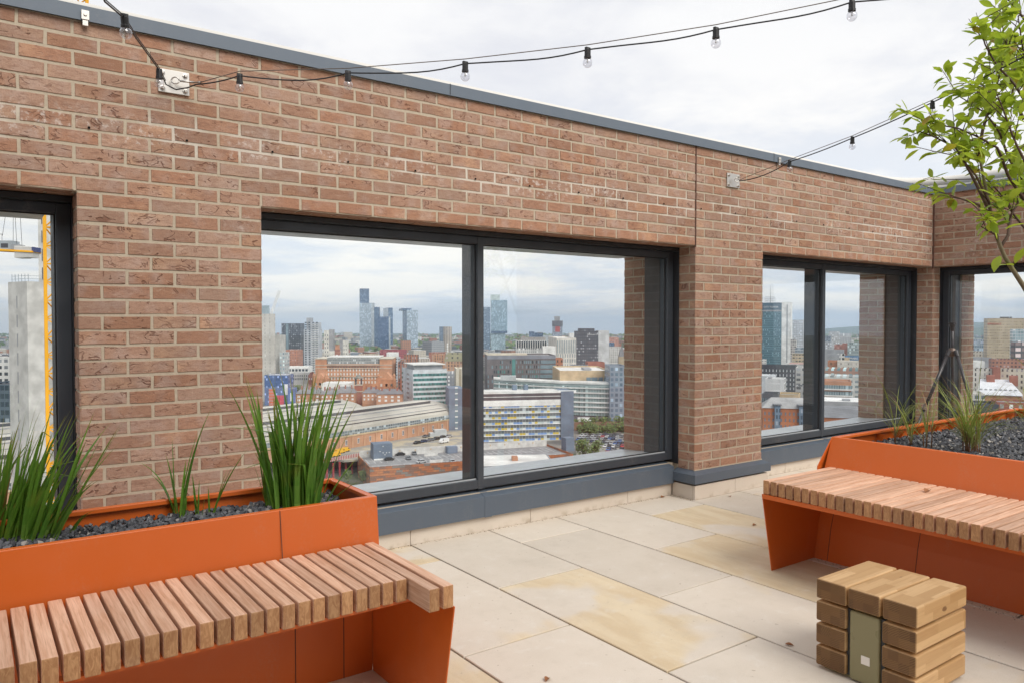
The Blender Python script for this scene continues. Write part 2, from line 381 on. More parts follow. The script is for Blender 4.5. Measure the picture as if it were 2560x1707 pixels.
CZ = LZ + .825                             # underside of the coping
X0, XC = -3.6, 8.685                       # left end modelled, inner corner
OPEN = [(-3.2, .122), (1.0125, 4.6125), (5.522, XC)]      # window openings of the main wall
BZ = .235                                  # lowest brick
WT = .82                                   # wall thickness
main = thing('brick_wall', 'long brick roof terrace wall with three large windows and grey coping, facing the camera', 'wall', (4.6, .4, 0))
bk, mo = MB(), MB()
def red_main(k, x): return k == 0 and any(a - .02 < x < b + .02 for a, b in OPEN)
brick_face(bk, mo, (0, 0, 0), (1, 0, 0), (0, 0, 1), (0, -1, 0), X0, XC, BZ, CZ, [(a, b, 0, LZ - .001) for a, b in OPEN], red=red_main)
for a, b in OPEN:                          # reveals and soffits
    if a > 0: brick_face(bk, mo, (a, 0, 0), (0, 1, 0), (0, 0, 1), (1, 0, 0), 0, .175, BZ, LZ, ph=.0)
    brick_face(bk, mo, (b, 0, 0), (0, 1, 0), (0, 0, 1), (-1, 0, 0), 0, .175, BZ, LZ, ph=.065, shade=.97)
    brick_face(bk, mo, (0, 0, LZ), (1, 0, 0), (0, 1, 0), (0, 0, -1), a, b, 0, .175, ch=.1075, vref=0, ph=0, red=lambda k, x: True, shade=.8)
    if a > 0: brick_face(bk, mo, (a + .03, 0, 0), (0, 1, 0), (0, 0, 1), (1, 0, 0), .51, WT, 0, LZ)
    brick_face(bk, mo, (b - .018 if b < 8 else b - .1, 0, 0), (0, 1, 0), (0, 0, 1), (-1, 0, 0), .51, WT, .30, LZ, ph=.03)
obj('brickwork', bk, M['brick'], main)
obj('mortar', mo, M['mortar'], main)
core = MB()
core.box((X0, .0085, LZ + .006), (XC + WT, WT, CZ))
for a, b in ((X0, OPEN[0][0]), (OPEN[0][1], OPEN[1][0]), (OPEN[1][1], OPEN[2][0])):
    core.box((a + .0085, .0085, 0), (b - .0085, WT - .002, LZ + .006))
for a, b in OPEN: core.box((a - .0085, .235, 0), (b + .0085, WT - .004, .272))
core.box((XC + .0085, .0085, 0), (XC + WT, WT - .002, LZ + .006))
obj('wall_core', core, M['mortar'], main)
# sealant of the movement joints, weep vents
sm = MB(); sm.box((4.606, -.004, LZ - .01), (4.618, .004, CZ)); sm.box((XC - .016, -.012, LZ - .02), (XC + .004, .002, CZ))
obj('movement_joint', sm, M['seal'], main)
for i in range(18):
    x = .29 + .45 * i - .225 * .5
    if x > XC - .2: break
    vb = MB(); vb.lathe([(0, 0), (.006, 0), (.006, .004)], (x, -.0015, LZ + .313), (0, -1, 0), 8)
    obj('weep_vent', vb, M['black'], main)

# windows: frame, glass, liners and outer reveals
def window(parent, T, a, b, mull, zb=.30, name='window'):
    """T maps (along, into wall, up) to the world; a..b clear opening"""
    def bx(mb, p, q): mb.box(T(*p), T(*q))
    f = MB(); FY0, FY1 = .24, .33; fw = .066; zt = LZ - .004
    a1, b1 = a + .004, b - .004; TP, TF = .030, .082
    bx(f, (a1, FY0, zb), (a1 + fw, FY1, zt - TP)); bx(f, (b1 - fw, FY0, zb), (b1, FY1, zt - TP))
    bx(f, (a1 + fw, FY0 + .001, zt - TF), (b1 - fw, FY1, zt - TP)); bx(f, (a1 + fw, FY0 + .001, zb), (b1 - fw, FY1, zb + .062))
    fr = obj(name, f, M['frame'], parent, bevel=.003)
    l = MB()
    bx(l, (a, .176, zb - .03), (a + .0035, .40, zt)); bx(l, (b - .0035, .176, zb - .03), (b, .40, zt)); bx(l, (a + .0035, .1765, zt - TP + .001), (b - .0035, .40, zt))
    obj('dark_liner', l, M['liner'], fr)
    for m_ in mull:
        mm = MB(); bx(mm, (m_, FY0 - .002, zb - .004), (m_ + .049, FY1 + .02, zt - TP - .001)); obj('mullion', mm, M['frame'], fr, bevel=.002)
        fn = MB(); bx(fn, (m_ + .004, FY1 + .021, zb + .03), (m_ + .045, .455, zt - TP - .001)); obj('fin', fn, M['outl'], fr)
    ed = [a1 + fw] + [q for m_ in mull for q in (m_, m_ + .049)] + [b1 - fw]
    for i in range(0, len(ed), 2):
        pn = MB(); bx(pn, (ed[i] + .002, .283, zb + .064), (ed[i + 1] - .002, .291, zt - TF - .002)); obj('glass_pane', pn, M['pane'], fr)
        gk = MB(); x0_, x1_ = ed[i], ed[i + 1]
        for p, q in (((x0_, .268, zb + .070), (x0_ + .007, .282, zt - TF)), ((x1_ - .007, .268, zb + .070), (x1_, .282, zt - TF)), ((x0_ + .007, .268, zt - TF - .007), (x1_ - .007, .282, zt - TF)), ((x0_ + .007, .268, zb + .0705), (x1_ - .007, .2825, zb + .076))): bx(gk, p, q)
        obj('gasket', gk, M['blk'], fr)
        bd = MB()
        for p, q in (((ed[i], .262, zb + .062), (ed[i + 1], .281, zb + .07)),):
            bx(bd, p, q)
        obj('glazing_bead', bd, M['soff'], fr)
    o = MB()
    bx(o, (a1 + fw - .012, .332, zb - .02), (a1 + fw + .001, .512, zt)); bx(o, (b1 - fw - .001, .332, zb - .02), (b1 - fw + .012, .512, zt))
    obj('outer_reveal', o, M['outl'], fr)
    so_ = MB(); bx(so_, (a + .09, .332, zt - .05), (b - .09, WT + .01, zt - .03)); obj('soffit_panel', so_, M['soff'], fr)
    si = MB(); si.prism([T(a + .005, .335, zb + .045), T(a + .005, WT + .05, zb + .0), T(a + .005, WT + .05, zb - .04), T(a + .005, .335, zb - .03)], Vector(T(b - .01, 0, 0)) - Vector(T(a, 0, 0)))
    obj('outer_sill', si, M['soff'], fr)
    return fr
def sill(parent, T, a, b, joints):
    s_ = MB(); prof = [(.285, .283), (.178, .250), (.178, .108), (.200, .108), (.200, .225), (.285, .262)]
    s_.prism([T(a, y, z) for y, z in prof], Vector(T(b, 0, 0)) - Vector(T(a, 0, 0)))
    for j in joints:
        s_.prism([T(j, y, z) for y, z in ((.285, .2855), (.1755, .2525), (.1755, .105), (.178, .105), (.178, .2495), (.285, .283))], Vector(T(j + .06, 0, 0)) - Vector(T(j, 0, 0)))
    obj('sill_flashing', s_, M['flash'], parent, bevel=.002)
TM = lambda u, d, z: (u, d, z)
w1 = window(main, TM, *OPEN[1], [2.604]); w2 = window(main, TM, *OPEN[2], [6.861]); w0 = window(main, TM, *OPEN[0], [-1.4])
sill(main, TM, OPEN[1][0], 4.565, [2.62]); sill(main, TM, 5.58, XC + .15, [6.9]); sill(main, TM, -3.2, .06, [])
# stone skirting
def skirt(parent, T, runs):
    for a, b, d in runs:
        k = MB(); k.box(T(a + .0015, d, .0), T(b - .0015, d + .028, .118)); obj('skirting_stone', k, M['stone'], parent, bevel=.003)
skirt(main, TM, [(.14, .9, .212), (1.05, 1.45, .212), (1.45, 2.05, .212), (2.05, 3.05, .212), (3.05, 4.05, .212), (4.05, 4.574, .212), (5.56, 6.2, .212), (6.2, 7.2, .212), (7.2, 8.2, .212), (8.2, 8.9, .212),
    (4.574, 5.1, -.042), (5.1, 5.562, -.042), (-.1, 1.05, -.042)])
k = MB(); k.box((4.574, -.012, 0), (4.602, .205, .117)); k.box((5.534, -.012, 0), (5.562, .205, .117)); obj('skirting_return', k, M['stone'], main, bevel=.002)
# pier flashing caps
for a, b in ((4.6125, 5.522), (.122, 1.0125)):
    p = MB(); o_ = .06; zt, zf, zb_ = BZ + .002, .209, .136
    ring = lambda e, z: [(a - e, .19, z), (a - e, -e, z), (b + e, -e, z), (b + e, .19, z)]
    r0, r1, r2 = ring(-.004, zt), ring(o_, zf), ring(o_, zb_)
    r3 = ring(o_ - .003, zb_)
    vs = r0 + r1 + r2 + r3
    fs = []
    for q in range(3):
        for i in range(3): fs.append((q * 4 + i, q * 4 + i + 1, q * 4 + i + 5, q * 4 + i + 4))
    p.add(vs, [tuple(reversed(f)) for f in fs]); p.box((a - .056, -.056, zb_ + .002), (b + .056, .185, zb_ + .006))
    obj('pier_flashing', p, M['flash'], main)
    ms = MB(); ms.box((a - .003, -.007, BZ - .001), (b + .003, .0, BZ + .007)); obj('mastic_line', ms, M['mortar'], main)
# coping, brackets, pale roof kerb
def coping(parent, T, a, b, joints, mit):
    prof = [(-.022, CZ - .004), (-.024, CZ + .066), (.02, CZ + .074), (WT + .03, CZ + .10), (WT + .03, CZ + .02), (WT + .0, CZ + .02), (.005, CZ + .002), (-.012, CZ + .002)]
    c = MB(); n = len(prof); vs = []
    for e, sg in ((a, 0), (b, mit)): vs += [T(e + sg * y, y, z) for y, z in prof]
    c.add(vs, [tuple(range(n - 1, -1, -1)), tuple(range(n, 2 * n))] + [(i, (i + 1) % n, (i + 1) % n + n, i + n) for i in range(n)])
    obj('coping', c, M['cope'], parent)
    for j in joints:
        q = MB(); q.prism([T(j, y, z) for y, z in ((-.0245, CZ + .0), (-.0265, CZ + .068), (.02, CZ + .0765), (.02, CZ + .0755), (-.0245, CZ + .066), (-.0235, CZ))], Vector(T(j + .004, 0, 0)) - Vector(T(j, 0, 0)))
        obj('coping_joint', q, M['liner'], parent)
coping(main, TM, X0, XC, [2.22, 5.64, 8.15], 1.0)
for x in (.165, 5.72):
    b_ = MB(); b_.box((x - .017, -.034, CZ - .002), (x + .017, -.026, CZ + .042)); b_.box((x - .012, -.030, CZ - .03), (x + .012, -.002, CZ - .003))
    b_.lathe([(0, .006), (.008, .006), (.008, 0)], (x, -.034, CZ + .022), (0, -1, 0), 8)
    obj('fixing_bracket', b_, M['steel'], main, bevel=.001)
kp = [Vector((X0, .5, CZ + .215)), Vector((8.45, .5, CZ + .215))]
for i in range(9):
    t = R(10 * i); kp.append(Vector((8.5 + .68 * math.sin(t), .5 - .68 * (1 - math.cos(t)), CZ + .215)))
kp.append(Vector((9.18, -7.5, CZ + .215)))
kt = MB(); kt.tube(kp, .055, 12); kt.tube([p - Vector((0, 0, .07)) for p in kp], .035, 10)
obj('roof_kerb', kt, M['kerb'], main, smooth=True)

# the right-hand wall at ninety degrees
rw = thing('brick_wall', 'short brick wall at right angles beyond the planter, one window seen behind the tree', 'wall', (9.1, -3, 0))
TR = lambda u, d, z: (XC + d, -u, z)        # u runs towards the camera
ROPEN = (0.0, 3.7); REND = 7.5
bk, mo = MB(), MB()
brick_face(bk, mo, (XC, 0, 0), (0, -1, 0), (0, 0, 1), (-1, 0, 0), 0, REND, BZ, CZ, [(ROPEN[0], ROPEN[1], 0, LZ - .001)], red=lambda k, x: k == 0 and x < 3.8, ph=-.115, shade=.97)
brick_face(bk, mo, (0, 0, 0), (1, 0, 0), (0, 0, 1), (0, -1, 0), XC + .0085, XC + .175, BZ, LZ, ph=.07)
brick_face(bk, mo, (0, -3.7, 0), (1, 0, 0), (0, 0, 1), (0, 1, 0), XC, XC + .175, BZ, LZ)
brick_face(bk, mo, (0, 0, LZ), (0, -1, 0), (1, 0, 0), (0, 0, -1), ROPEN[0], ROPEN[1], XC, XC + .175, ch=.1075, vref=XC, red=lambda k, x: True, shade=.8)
brick_face(bk, mo, (0, -.10, 0), (1, 0, 0), (0, 0, 1), (0, -1, 0), XC + .51, XC + WT, .3, LZ, ph=.02)
obj('brickwork', bk, M['brick'], rw); obj('mortar', mo, M['mortar'], rw)
core = MB(); core.box((XC + .0085, -REND, LZ + .006), (XC + WT, -.0002, CZ)); core.box((XC + .0085, -REND, 0), (XC + WT, -3.7085, LZ + .006)); core.box((XC + .235, -3.7085, 0), (XC + WT - .004, .0, .272))
core.box((XC + .53, -.0915, 0), (XC + WT - .003, -.0003, LZ + .005))
obj('wall_core', core, M['mortar'], rw)
window(rw, TR, *ROPEN, [1.85]); sill(rw, TR, -.1, 3.7, [])
skirt(rw, TR, [(-.2, .9, .212), (.9, 1.9, .212), (1.9, 2.9, .212), (2.9, 3.7, .212)])
coping(rw, TR, 0, REND, [.07, 2.5], -1.0)

# ================================================================ PAVING
pv = MB(); PW, PL, gap = .62, 1.245, .0055
YEL = {(0, -1): .56, (2, -1): .66, (3, -1): .66, (1, -1): .05, (1, -2): .12, (-1, -1): .3, (-1, -2): .1, (2, 0): .08, (3, 0): .05, (1, 0): .05, (0, 0): .12, (4, -1): .1, (4, 0): .1, (2, -2): .22, (0, -2): .15, (-2, -1): .45, (-2, -2): .56, (3, -2): .5}
for i in range(-9, 13):
    x0 = 2.055 + PW * i
    for j in range(-10, 2):
        y0 = (-2.047 if i % 2 == 0 else -1.42) + PL * (j + 1)
        if y0 > .3 or x0 > 9 : continue
        ya, yb = y0 + gap, min(y0 + PL - gap, .24); xa, xb = x0 + gap, x0 + PW - gap
        if yb - ya < .05: continue
        h = YEL.get((i, j), rng.choice((0, 0, .1, .3, .5, .62)))
        zt = rng.uniform(-.0008, .0008); e = .003; t = (rng.uniform(.88, 1.04), max(h, .001), rng.random())
        pv.add([(xa, ya, -.04), (xb, ya, -.04), (xb, yb, -.04), (xa, yb, -.04), (xa, ya, zt - e), (xb, ya, zt - e), (xb, yb, zt - e), (xa, yb, zt - e),
                (xa + e, ya + e, zt), (xb - e, ya + e, zt), (xb - e, yb - e, zt), (xa + e, yb - e, zt)],
               [(8, 9, 10, 11), (4, 5, 9, 8), (5, 6, 10, 9), (6, 7, 11, 10), (7, 4, 8, 11), (0, 1, 5, 4), (1, 2, 6, 5), (2, 3, 7, 6), (3, 0, 4, 7)], t)
tag(obj('terrace_paving', pv, M['slab']), kind='structure')
jb = MB(); jb.box((-4, -15, -.3), (XC + WT, WT - .02, -.012)); tag(obj('terrace_floor', jb, M['dirt']), kind='structure')
# grit washed against the skirting
gr = MB()
for i in range(900):
    s_ = rng.random()
    if s_ < .6: x = rng.uniform(1.1, 4.55); y = .205 - abs(rng.gauss(0, .012))
    elif s_ < .75: x = 4.565 - abs(rng.gauss(0, .02)); y = rng.uniform(-.04, .2)
    else: x = rng.uniform(3.6, 4.3); y = -2.9 + rng.uniform(0, 1.4); x = 3.93 + rng.gauss(0, .03)
    r = rng.uniform(.0015, .005); c = Vector((x, y, .001 + r * .4)); t = (max(.01, rng.random()),) * 3
    d = [Vector((rng.uniform(.6, 1.2) * r * a, rng.uniform(.6, 1.2) * r * b, rng.uniform(.6, 1.) * r * e)) for a, b, e in ((1, 0, 0), (-1, 0, 0), (0, 1, 0), (0, -1, 0), (0, 0, 1))]
    gr.add([c + q for q in d], [(0, 2, 4), (2, 1, 4), (1, 3, 4), (3, 0, 4)], t)
tag(obj('grit', gr, mat('grit', lambda q, b: bc(q, q.mix(q.new('ShaderNodeAttribute', attribute_name='tint').outputs['Fac'], (.16, .10, .06), (.5, .42, .32))), rough=.9)), 'loose grit washed against the skirting stones', 'grit', kind='stuff')

# ================================================================ PLANTER BENCHES
def chips(name, label, x0, x1, y0, y1, z, n, zf=None, size=.011):
    c = MB()
    for i in range(n):
        x, y = rng.uniform(x0, x1), rng.uniform(y0, y1); s_ = rng.uniform(.5, 1.3) * size
        zc = z + (zf(x, y) if zf else 0) + rng.uniform(-.008, .006)
        ax = Vector((rng.gauss(0, 1), rng.gauss(0, 1), rng.gauss(0, .6))).normalized(); bx = ax.orthogonal().normalized(); cx = ax.cross(bx)
        base = [(1, .2, .1), (.3, .9, -.1), (-.8, .6, .12), (-.9, -.5, -.1), (.1, -.9, .1)]
        P = [Vector((x, y, zc)) + s_ * (ax * p * rng.uniform(.7, 1.2) + bx * q * rng.uniform(.6, 1.1) + cx * e * .5) for p, q, e in base]
        n_ = cx * s_ * rng.uniform(.3, .6)
        c.add([p + n_ for p in P] + [p - n_ for p in P], [(0, 1, 2, 3, 4), (9, 8, 7, 6, 5)] + [(k, k + 5, (k + 1) % 5 + 5, (k + 1) % 5) for k in range(5)], (max(.01, rng.random()),) * 3)
    return tag(obj(name, c, M['chip']), label, 'gravel', kind='stuff')
ST, SB = .556, .475                         # top and underside of the slats
RZ = .737                                   # planter rim
def slat_mesh(length):                       # along local x, 40 mm wide
    s_ = MB(); s_.box((0, -.0205, SB), (length, .0205, ST)); return s_
# --- left: runs along X, slats along Y
pb = thing('planter_bench', 'orange steel planter bench in the left foreground, its last two slats longer than the rest', 'planter bench', (-.5, -1.4, 0))
X1 = 1.085; XL = -3.2
body = MB()
fb, ft, bk_ = -1.318, -1.290, -.815         # front bottom, front top, back
body.prism([(XL, fb, SB - .02), (XL, ft, RZ), (XL, ft + .028, RZ), (XL, ft + .028, RZ - .02), (XL, ft + .006, RZ - .02), (XL, fb + .006, SB - .02)], (X1 - XL, 0, 0))
body.prism([(XL, bk_, 0), (XL, bk_, RZ), (XL, bk_ - .028, RZ), (XL, bk_ - .028, RZ - .02), (XL, bk_ - .006, RZ - .02), (XL, bk_ - .006, 0)], (X1 - XL, 0, 0))
obj('trough', body, M['orange'], pb, bevel=.003)
e_ = MB(); e_.prism([(X1 - .0, fb, SB - .02), (X1, ft, RZ + .0005), (X1, bk_, RZ + .0005), (X1, bk_, 0), (X1, fb + .02, 0), (X1, fb + .02, SB - .02)], (-.006, 0, 0))
e_.box((X1 - .03, ft + .027, RZ - .019), (X1 - .004, bk_ - .027, RZ - .0005)); obj('end_panel', e_, M['orange'], pb, bevel=.003)
kk = MB(); kk.box((XL, -1.300, 0), (1.056, -1.292, SB - .022)); obj('kick_panel', kk, M['orange'], pb)
for x in (.72, .925): j = MB(); j.box((x, -1.3015, 0), (x + .003, -1.2995, SB - .022)); obj('panel_joint', j, M['seal'], pb)
j = MB(); j.prism([(.665, fb - .0012, ST - .01), (.665, ft - .0012, RZ - .002), (.665, ft, RZ - .002), (.665, fb, ST - .01)], (.003, 0, 0)); obj('panel_joint', j, M['seal'], pb)
sp = MB(); sp.prism([(1.062, -1.302, .0), (1.062, -1.302, .472), (1.062, -1.962, .472), (1.062, -1.868, .0)], (-.006, 0, 0)); obj('bench_end', sp, M['orange'], pb, bevel=.0015)
rl = MB(); rl.box((XL, -1.80, .462), (1.05, -1.76, .474)); rl.box((XL, -1.37, .46), (1.05, -1.33, .4745)); obj('support_rail', rl, M['orange'], pb)
s1 = obj('slat', slat_mesh(.645), M['slat'], pb, bevel=.0035, local=True)
def place_slat(src, first, parent, x, y, rz):
    o = src if first else copy_to(src, parent)
    o.matrix_parent_inverse = parent_inv(parent); o.location = (x, y, rng.uniform(-.0008, .0008)); o.rotation_euler = (0, 0, rz + rng.uniform(-.003, .003)); return o
place_slat(s1, True, pb, 1.030, -1.325, R(-90)); place_slat(s1, False, pb, .974, -1.325, R(-90))
s2 = obj('slat', slat_mesh(.495), M['slat'], pb, bevel=.0035, local=True)
for i in range(62): place_slat(s2, i == 0, pb, .925 - .0513 * i, -1.325 + rng.uniform(-.002, .002), R(-90))
soil = MB(); soil.box((XL, ft + .03, .3), (X1 - .02, bk_ - .01, .655)); obj('soil', soil, M['soil'], pb)
chips('slate_chippings', 'dark slate chippings filling the left planter', XL + 1.2, X1 - .03, ft + .03, bk_ - .012, .668, 6500, lambda x, y: .012 * math.sin(7 * x) * math.cos(9 * y))
# --- right: runs along Y, slats along X
rb = thing('planter_bench', 'deep orange steel planter bench at the right, planted with thin grasses and a tree', 'planter bench', (5, -3, 0))
YE, YN = -1.478, -5.2; PXF, PXT, PXR = 4.10, 4.215, 7.05
fr_ = MB(); fr_.prism([(PXF, YN, SB - .02), (PXT, YN, RZ), (PXT + .03, YN, RZ), (PXT + .03, YN, RZ - .02), (PXT + .006, YN, RZ - .02), (PXF + .006, YN, SB - .02)], (0, YE - YN, 0))
obj('trough', fr_, M['orange'], rb, bevel=.003)
e_ = MB(); e_.prism([(PXF - .02, YE + .04, 0), (PXF, YE + .03, ST), (PXT, YE, RZ + .0005), (PXR, YE, RZ + .0005), (PXR, YE + .04, 0)], (0, -.006, 0))
e_.box((PXT + .004, YE - .034, RZ - .018), (PXR, YE - .004, RZ - .0008)); obj('end_panel', e_, M['orange'], rb, bevel=.003)
e_ = MB(); e_.box((PXR - .006, YN, 0), (PXR, YE - .006, RZ)); e_.box((PXR - .034, YN, RZ - .019), (PXR - .007, YE - .035, RZ - .0015)); obj('back_panel', e_, M['orange'], rb, bevel=.003)
for i in range(9):
    x = 4.75 + .26 * i
    gs = MB(); gs.prism([(x, YE - .008, RZ - .025), (x, YE - .07, RZ - .025), (x, YE - .008, .6)], (.004, 0, 0)); obj('gusset', gs, M['orange'], rb)
kk = MB(); kk.prism([(PXF + .0, YN, SB - .022), (4.02, YN, .2), (3.98, YN, 0), (4.0, YN, 0), (4.04, YN, .2), (PXF + .02, YN, SB - .022)], (0, -1.512 - YN, 0)); obj('kick_panel', kk, M['orange'], rb)
for y in (-1.60, -2.13, -3.2):
    j = MB(); j.prism([(PXF - .0012, y, SB - .03), (4.0188, y, .2), (3.9788, y, 0), (3.982, y, 0), (4.022, y, .2), (PXF + .002, y, SB - .03)], (0, .003, 0)); obj('panel_joint', j, M['seal'], rb)
j = MB(); j.prism([(PXF + .05 - .0012, -1.905, ST - .01), (PXT - .0012, -1.905, RZ - .003), (PXT + .001, -1.905, RZ - .003), (PXF + .05, -1.905, ST - .01)], (0, .003, 0)); obj('panel_joint', j, M['seal'], rb)
sp = MB(); sp.prism([(3.445, -1.506, .472), (3.543, -1.506, 0), (4.02, -1.506, 0), (PXF, -1.506, .472)], (0, -.006, 0)); obj('bench_end', sp, M['orange'], rb, bevel=.0015)
rl = MB(); rl.box((3.44, YN, .448), (3.47, -1.513, .473)); rl.box((3.99, YN, .45), (4.03, -1.513, .4735)); obj('support_rail', rl, M['orange'], rb)
s3 = obj('slat', slat_mesh(.70), M['slat'], rb, bevel=.0035, local=True)
for i in range(70):
    y = -1.535 - .0523 * i
    place_slat(s3, i == 0, rb, 3.447 - .045 * (-1.535 - y) + rng.uniform(-.002, .002), y, 0)
soil = MB(); soil.box((PXT + .03, YN, .3), (PXR - .01, YE - .01, .645)); obj('soil', soil, M['soil'], rb)
chips('slate_chippings', 'dark slate chippings filling the right planter under the grasses', PXT + .035, PXR - .02, -3.6, YE - .015, .655, 17000, lambda x, y: .014 * math.sin(4 * x) * math.cos(5 * y), .012)

# ================================================================ TIMBER STOOL
st = thing('timber_stool', 'chunky square timber stool of stacked beams with an olive green metal panel', 'stool', (2.79, -2.59, 0))
SX0, SX1 = 2.604, 3.02; YS = [(-2.524, -2.389), (-2.667, -2.533), (-2.812, -2.676)]
for c, (ya, yb) in enumerate(YS):
    for r in range(4):
        if c == 1 and r > 0: continue
        zt = .385 - .0955 * r
        b_ = MB(); cy = (ya + yb) / 2; hw = (yb - ya) / 2
        b_.box((0, -hw, -.0835), (SX1 - SX0, hw, 0)); o = obj('beam', b_, M['beam'], st, bevel=.008, seg=3, local=True)
        o.matrix_parent_inverse = parent_inv(st); o.location = (SX0 + rng.uniform(-.002, .002), cy, zt)
pn = MB(); pn.box((SX0 + .006, -2.663, .006), (SX1 - .006, -2.537, .291)); p_ = obj('metal_panel', pn, M['olive'], st, bevel=.009, seg=3)
ws = MB(); ws.box((SX0 + .0035, -2.626, .088), (SX0 + .0065, -2.590, .122)); obj('white_label', ws, M['white'], p_)
pn = MB(); pn.box((SX0 + .03, -2.77, .0), (SX1 - .03, -2.414, .012)); obj('base_plate', pn, M['olive'], st)
ci = MB(); ci.box((SX0 + .02, -2.5365, .014), (SX1 - .02, -2.52, .29)); ci.box((SX0 + .02, -2.68, .014), (SX1 - .02, -2.6635, .29)); obj('inner_core', ci, M['liner'], st)

# ================================================================ TRIPOD
def tripod():
    c = at(2380, 900, 7.35); cx, cy = c.x, c.y
    t = thing('tripod', 'black camera tripod with spread legs standing in the wall corner behind the planter', 'tripod', (cx, cy, 0))
    zj = 1.20
    m_ = MB(); m_.tube([(cx, cy, zj - .16), (cx, cy, 1.46)], .013, 12); obj('centre_column', m_, M['carbon'], t, smooth=True)
    m_ = MB(); m_.lathe([(0, 1.475), (.035, 1.475), (.036, 1.464), (.03, 1.455), (.03, 1.445), (.022, 1.43), (.018, 1.40), (.011, 1.385), (.011, 1.36)], (cx, cy, 0), k=18); m_.box((cx - .038, cy - .028, 1.459), (cx + .03, cy + .028, 1.468)); obj('head', m_, M['carbon'], t)
    m_ = MB(); m_.lathe([(.013, zj + .03), (.026, zj + .025), (.036, zj), (.036, zj - .03), (.026, zj - .05), (.013, zj - .055)], (cx, cy, 0), k=16); obj('spider', m_, M['bronze'], t)
    for sx, sy in ((2262, 1085), (2400, 1120), (2455, 1063)):
        ft_ = {2262: Vector((-.74, .17)), 2400: Vector((-.26, -.52)), 2455: Vector((.50, .20))}[sx]
        foot = Vector((cx + ft_.x, cy + ft_.y, 0)); top = Vector((cx, cy, zj - .01)) + Vector((*ft_.normalized(), 0)) * .05
        d = foot - top
        lg = MB(); lg.tube([top, top + d * .44], .0155, 10); lg.tube([top + d * .44, top + d * .72], .0125, 10); lg.tube([top + d * .72, foot], .0105, 10); l_ = obj('leg', lg, M['carbon'], t, smooth=True)
        for q in (.44, .72):
            k_ = MB(); k_.tube([top + d * (q - .02), top + d * (q + .02)], .024 if q < .5 else .019, 10); obj('leg_clamp', k_, M['bronze'], l_)
        k_ = MB(); k_.tube([top - d * .012, top + d * .03], .019, 10); obj('hinge', k_, M['carbon'], l_)
        k_ = MB(); k_.tube([foot - d * .015, foot], .016, 8); obj('rubber_foot', k_, M['blk'], l_)
tripod()

# ================================================================ FESTOON LIGHTS
def plate(cx, cz, w_, h_, label):
    t = thing('anchor_plate', label, 'anchor plate', (cx, 0, cz), 0, 'steel anchor plates on the brick wall')
    p = MB(); p.box((cx - w_ / 2, -.012, cz - h_ / 2), (cx + w_ / 2, -.0015, cz + h_ / 2)); obj('plate', p, M['steel'], t, bevel=.0015)
    for sx in (-1, 1):
        for sz in (-1, 1):
            b_ = MB(); b_.lathe([(0, .016), (.006, .016), (.009, .010), (.009, .004), (.014, .003), (.014, 0)], (cx + sx * (w_ / 2 - .02), -.012, cz + sz * (h_ / 2 - .02)), (0, -1, 0), 8); obj('bolt', b_, M['steel'], t)
    e = MB(); e.tube([Vector((cx, -.012, cz)) + Vector((.017 * math.cos(a), -.02 - .018 * math.sin(a) * 0 - .02 * abs(math.cos(a / 2)), .017 * math.sin(a))) for a in [i * math.pi / 5 for i in range(11)]], .004, 8); obj('eye', e, M['steel'], t, smooth=True)
    return Vector((cx, -.045, cz))
pA = plate(.566, 2.713, .150, .118, 'square brushed steel plate bolted to the brickwork above the left planter')
pB = plate(5.086, 2.70, .168, .118, 'square brushed steel plate bolted near the far right end of the long brick wall')
def lamp(par, p, drop=Vector((0, 0, -1))):
    h = MB(); h.lathe([(0, .010), (.007, .010), (.009, .0), (.0145, -.003), (.0145, -.028), (.0165, -.030), (.0165, -.040), (.0, -.040)], p, -drop, 12); h.box(p + Vector((-.013, -.006, -.004)), p + Vector((.013, .006, .010)))
    ho = obj('lamp_holder', h, M['blk'], par)
    c = p + drop * .060; pr = [(.0112, .024)] + [(.0228 * math.sin(a), .0228 * math.cos(a)) for a in [R(32 + 13.5 * i) for i in range(12)]]
    b_ = MB(); b_.lathe(pr, c, -drop, 16); obj('bulb', b_, M['bulb'], ho, smooth=True)
    f_ = MB(); f_.tube([c - drop * .018, c - drop * .002], .0035, 6); f_.tube([c - drop * .004 + Vector((-.006, 0, 0)), c + drop * .004, c - drop * .004 + Vector((.006, 0, 0))], .0006, 5); obj('filament', f_, M['steel'], ho)
def wavy(p0, p1, n, sag, amp=0.):
    o = []
    for i in range(n + 1):
        t = i / n; o.append(p0.lerp(p1, t) + Vector((0, 0, -sag * 4 * t * (1 - t) + amp * math.sin(t * math.pi * 2))))
    return o
fl = thing('festoon_lights', 'string of clear bulbs on black cable running from the left plate up across the sky', 'string lights', pA)
BP = [at(599, 190, 3.80), at(870, 183, 3.71), at(1163, 160, 3.61), at(1469, 125, 3.51), at(1790, 75, 3.41), at(2130, 6, 3.31)]
END = at(2600, -42, 3.18)
wire = [pA + Vector((.06, -.005, 0)), at(500, 207, 3.82)] + [b + Vector((0, 0, .022)) for b in BP] + [END + Vector((0, 0, .02))]
wm = MB(); wm.tube(wire, .0022, 7); obj('support_wire', wm, M['wire'], fl, smooth=True)
tb = MB(); tb.tube([pA + Vector((.015, -.005, 0)), pA + Vector((.085, -.02, 0))], .006, 8); tb.tube([pA + Vector((.085, -.02, 0)), at(500, 207, 3.82)], .0042, 8); obj('turnbuckle', tb, M['steel'], fl, smooth=True)
cp = wavy(at(415, 212, 3.86), at(440, 225, 3.85), 3, .0) + [at(470, 220, 3.84)] + wavy(at(490, 212, 3.83), BP[0], 6, .008)
for i, sg in enumerate((.030, .022, .016, .012, .013)): cp += wavy(BP[i], BP[i + 1], 10, sg, .004)[1:]
cp += wavy(BP[-1], END, 6, .006)[1:]
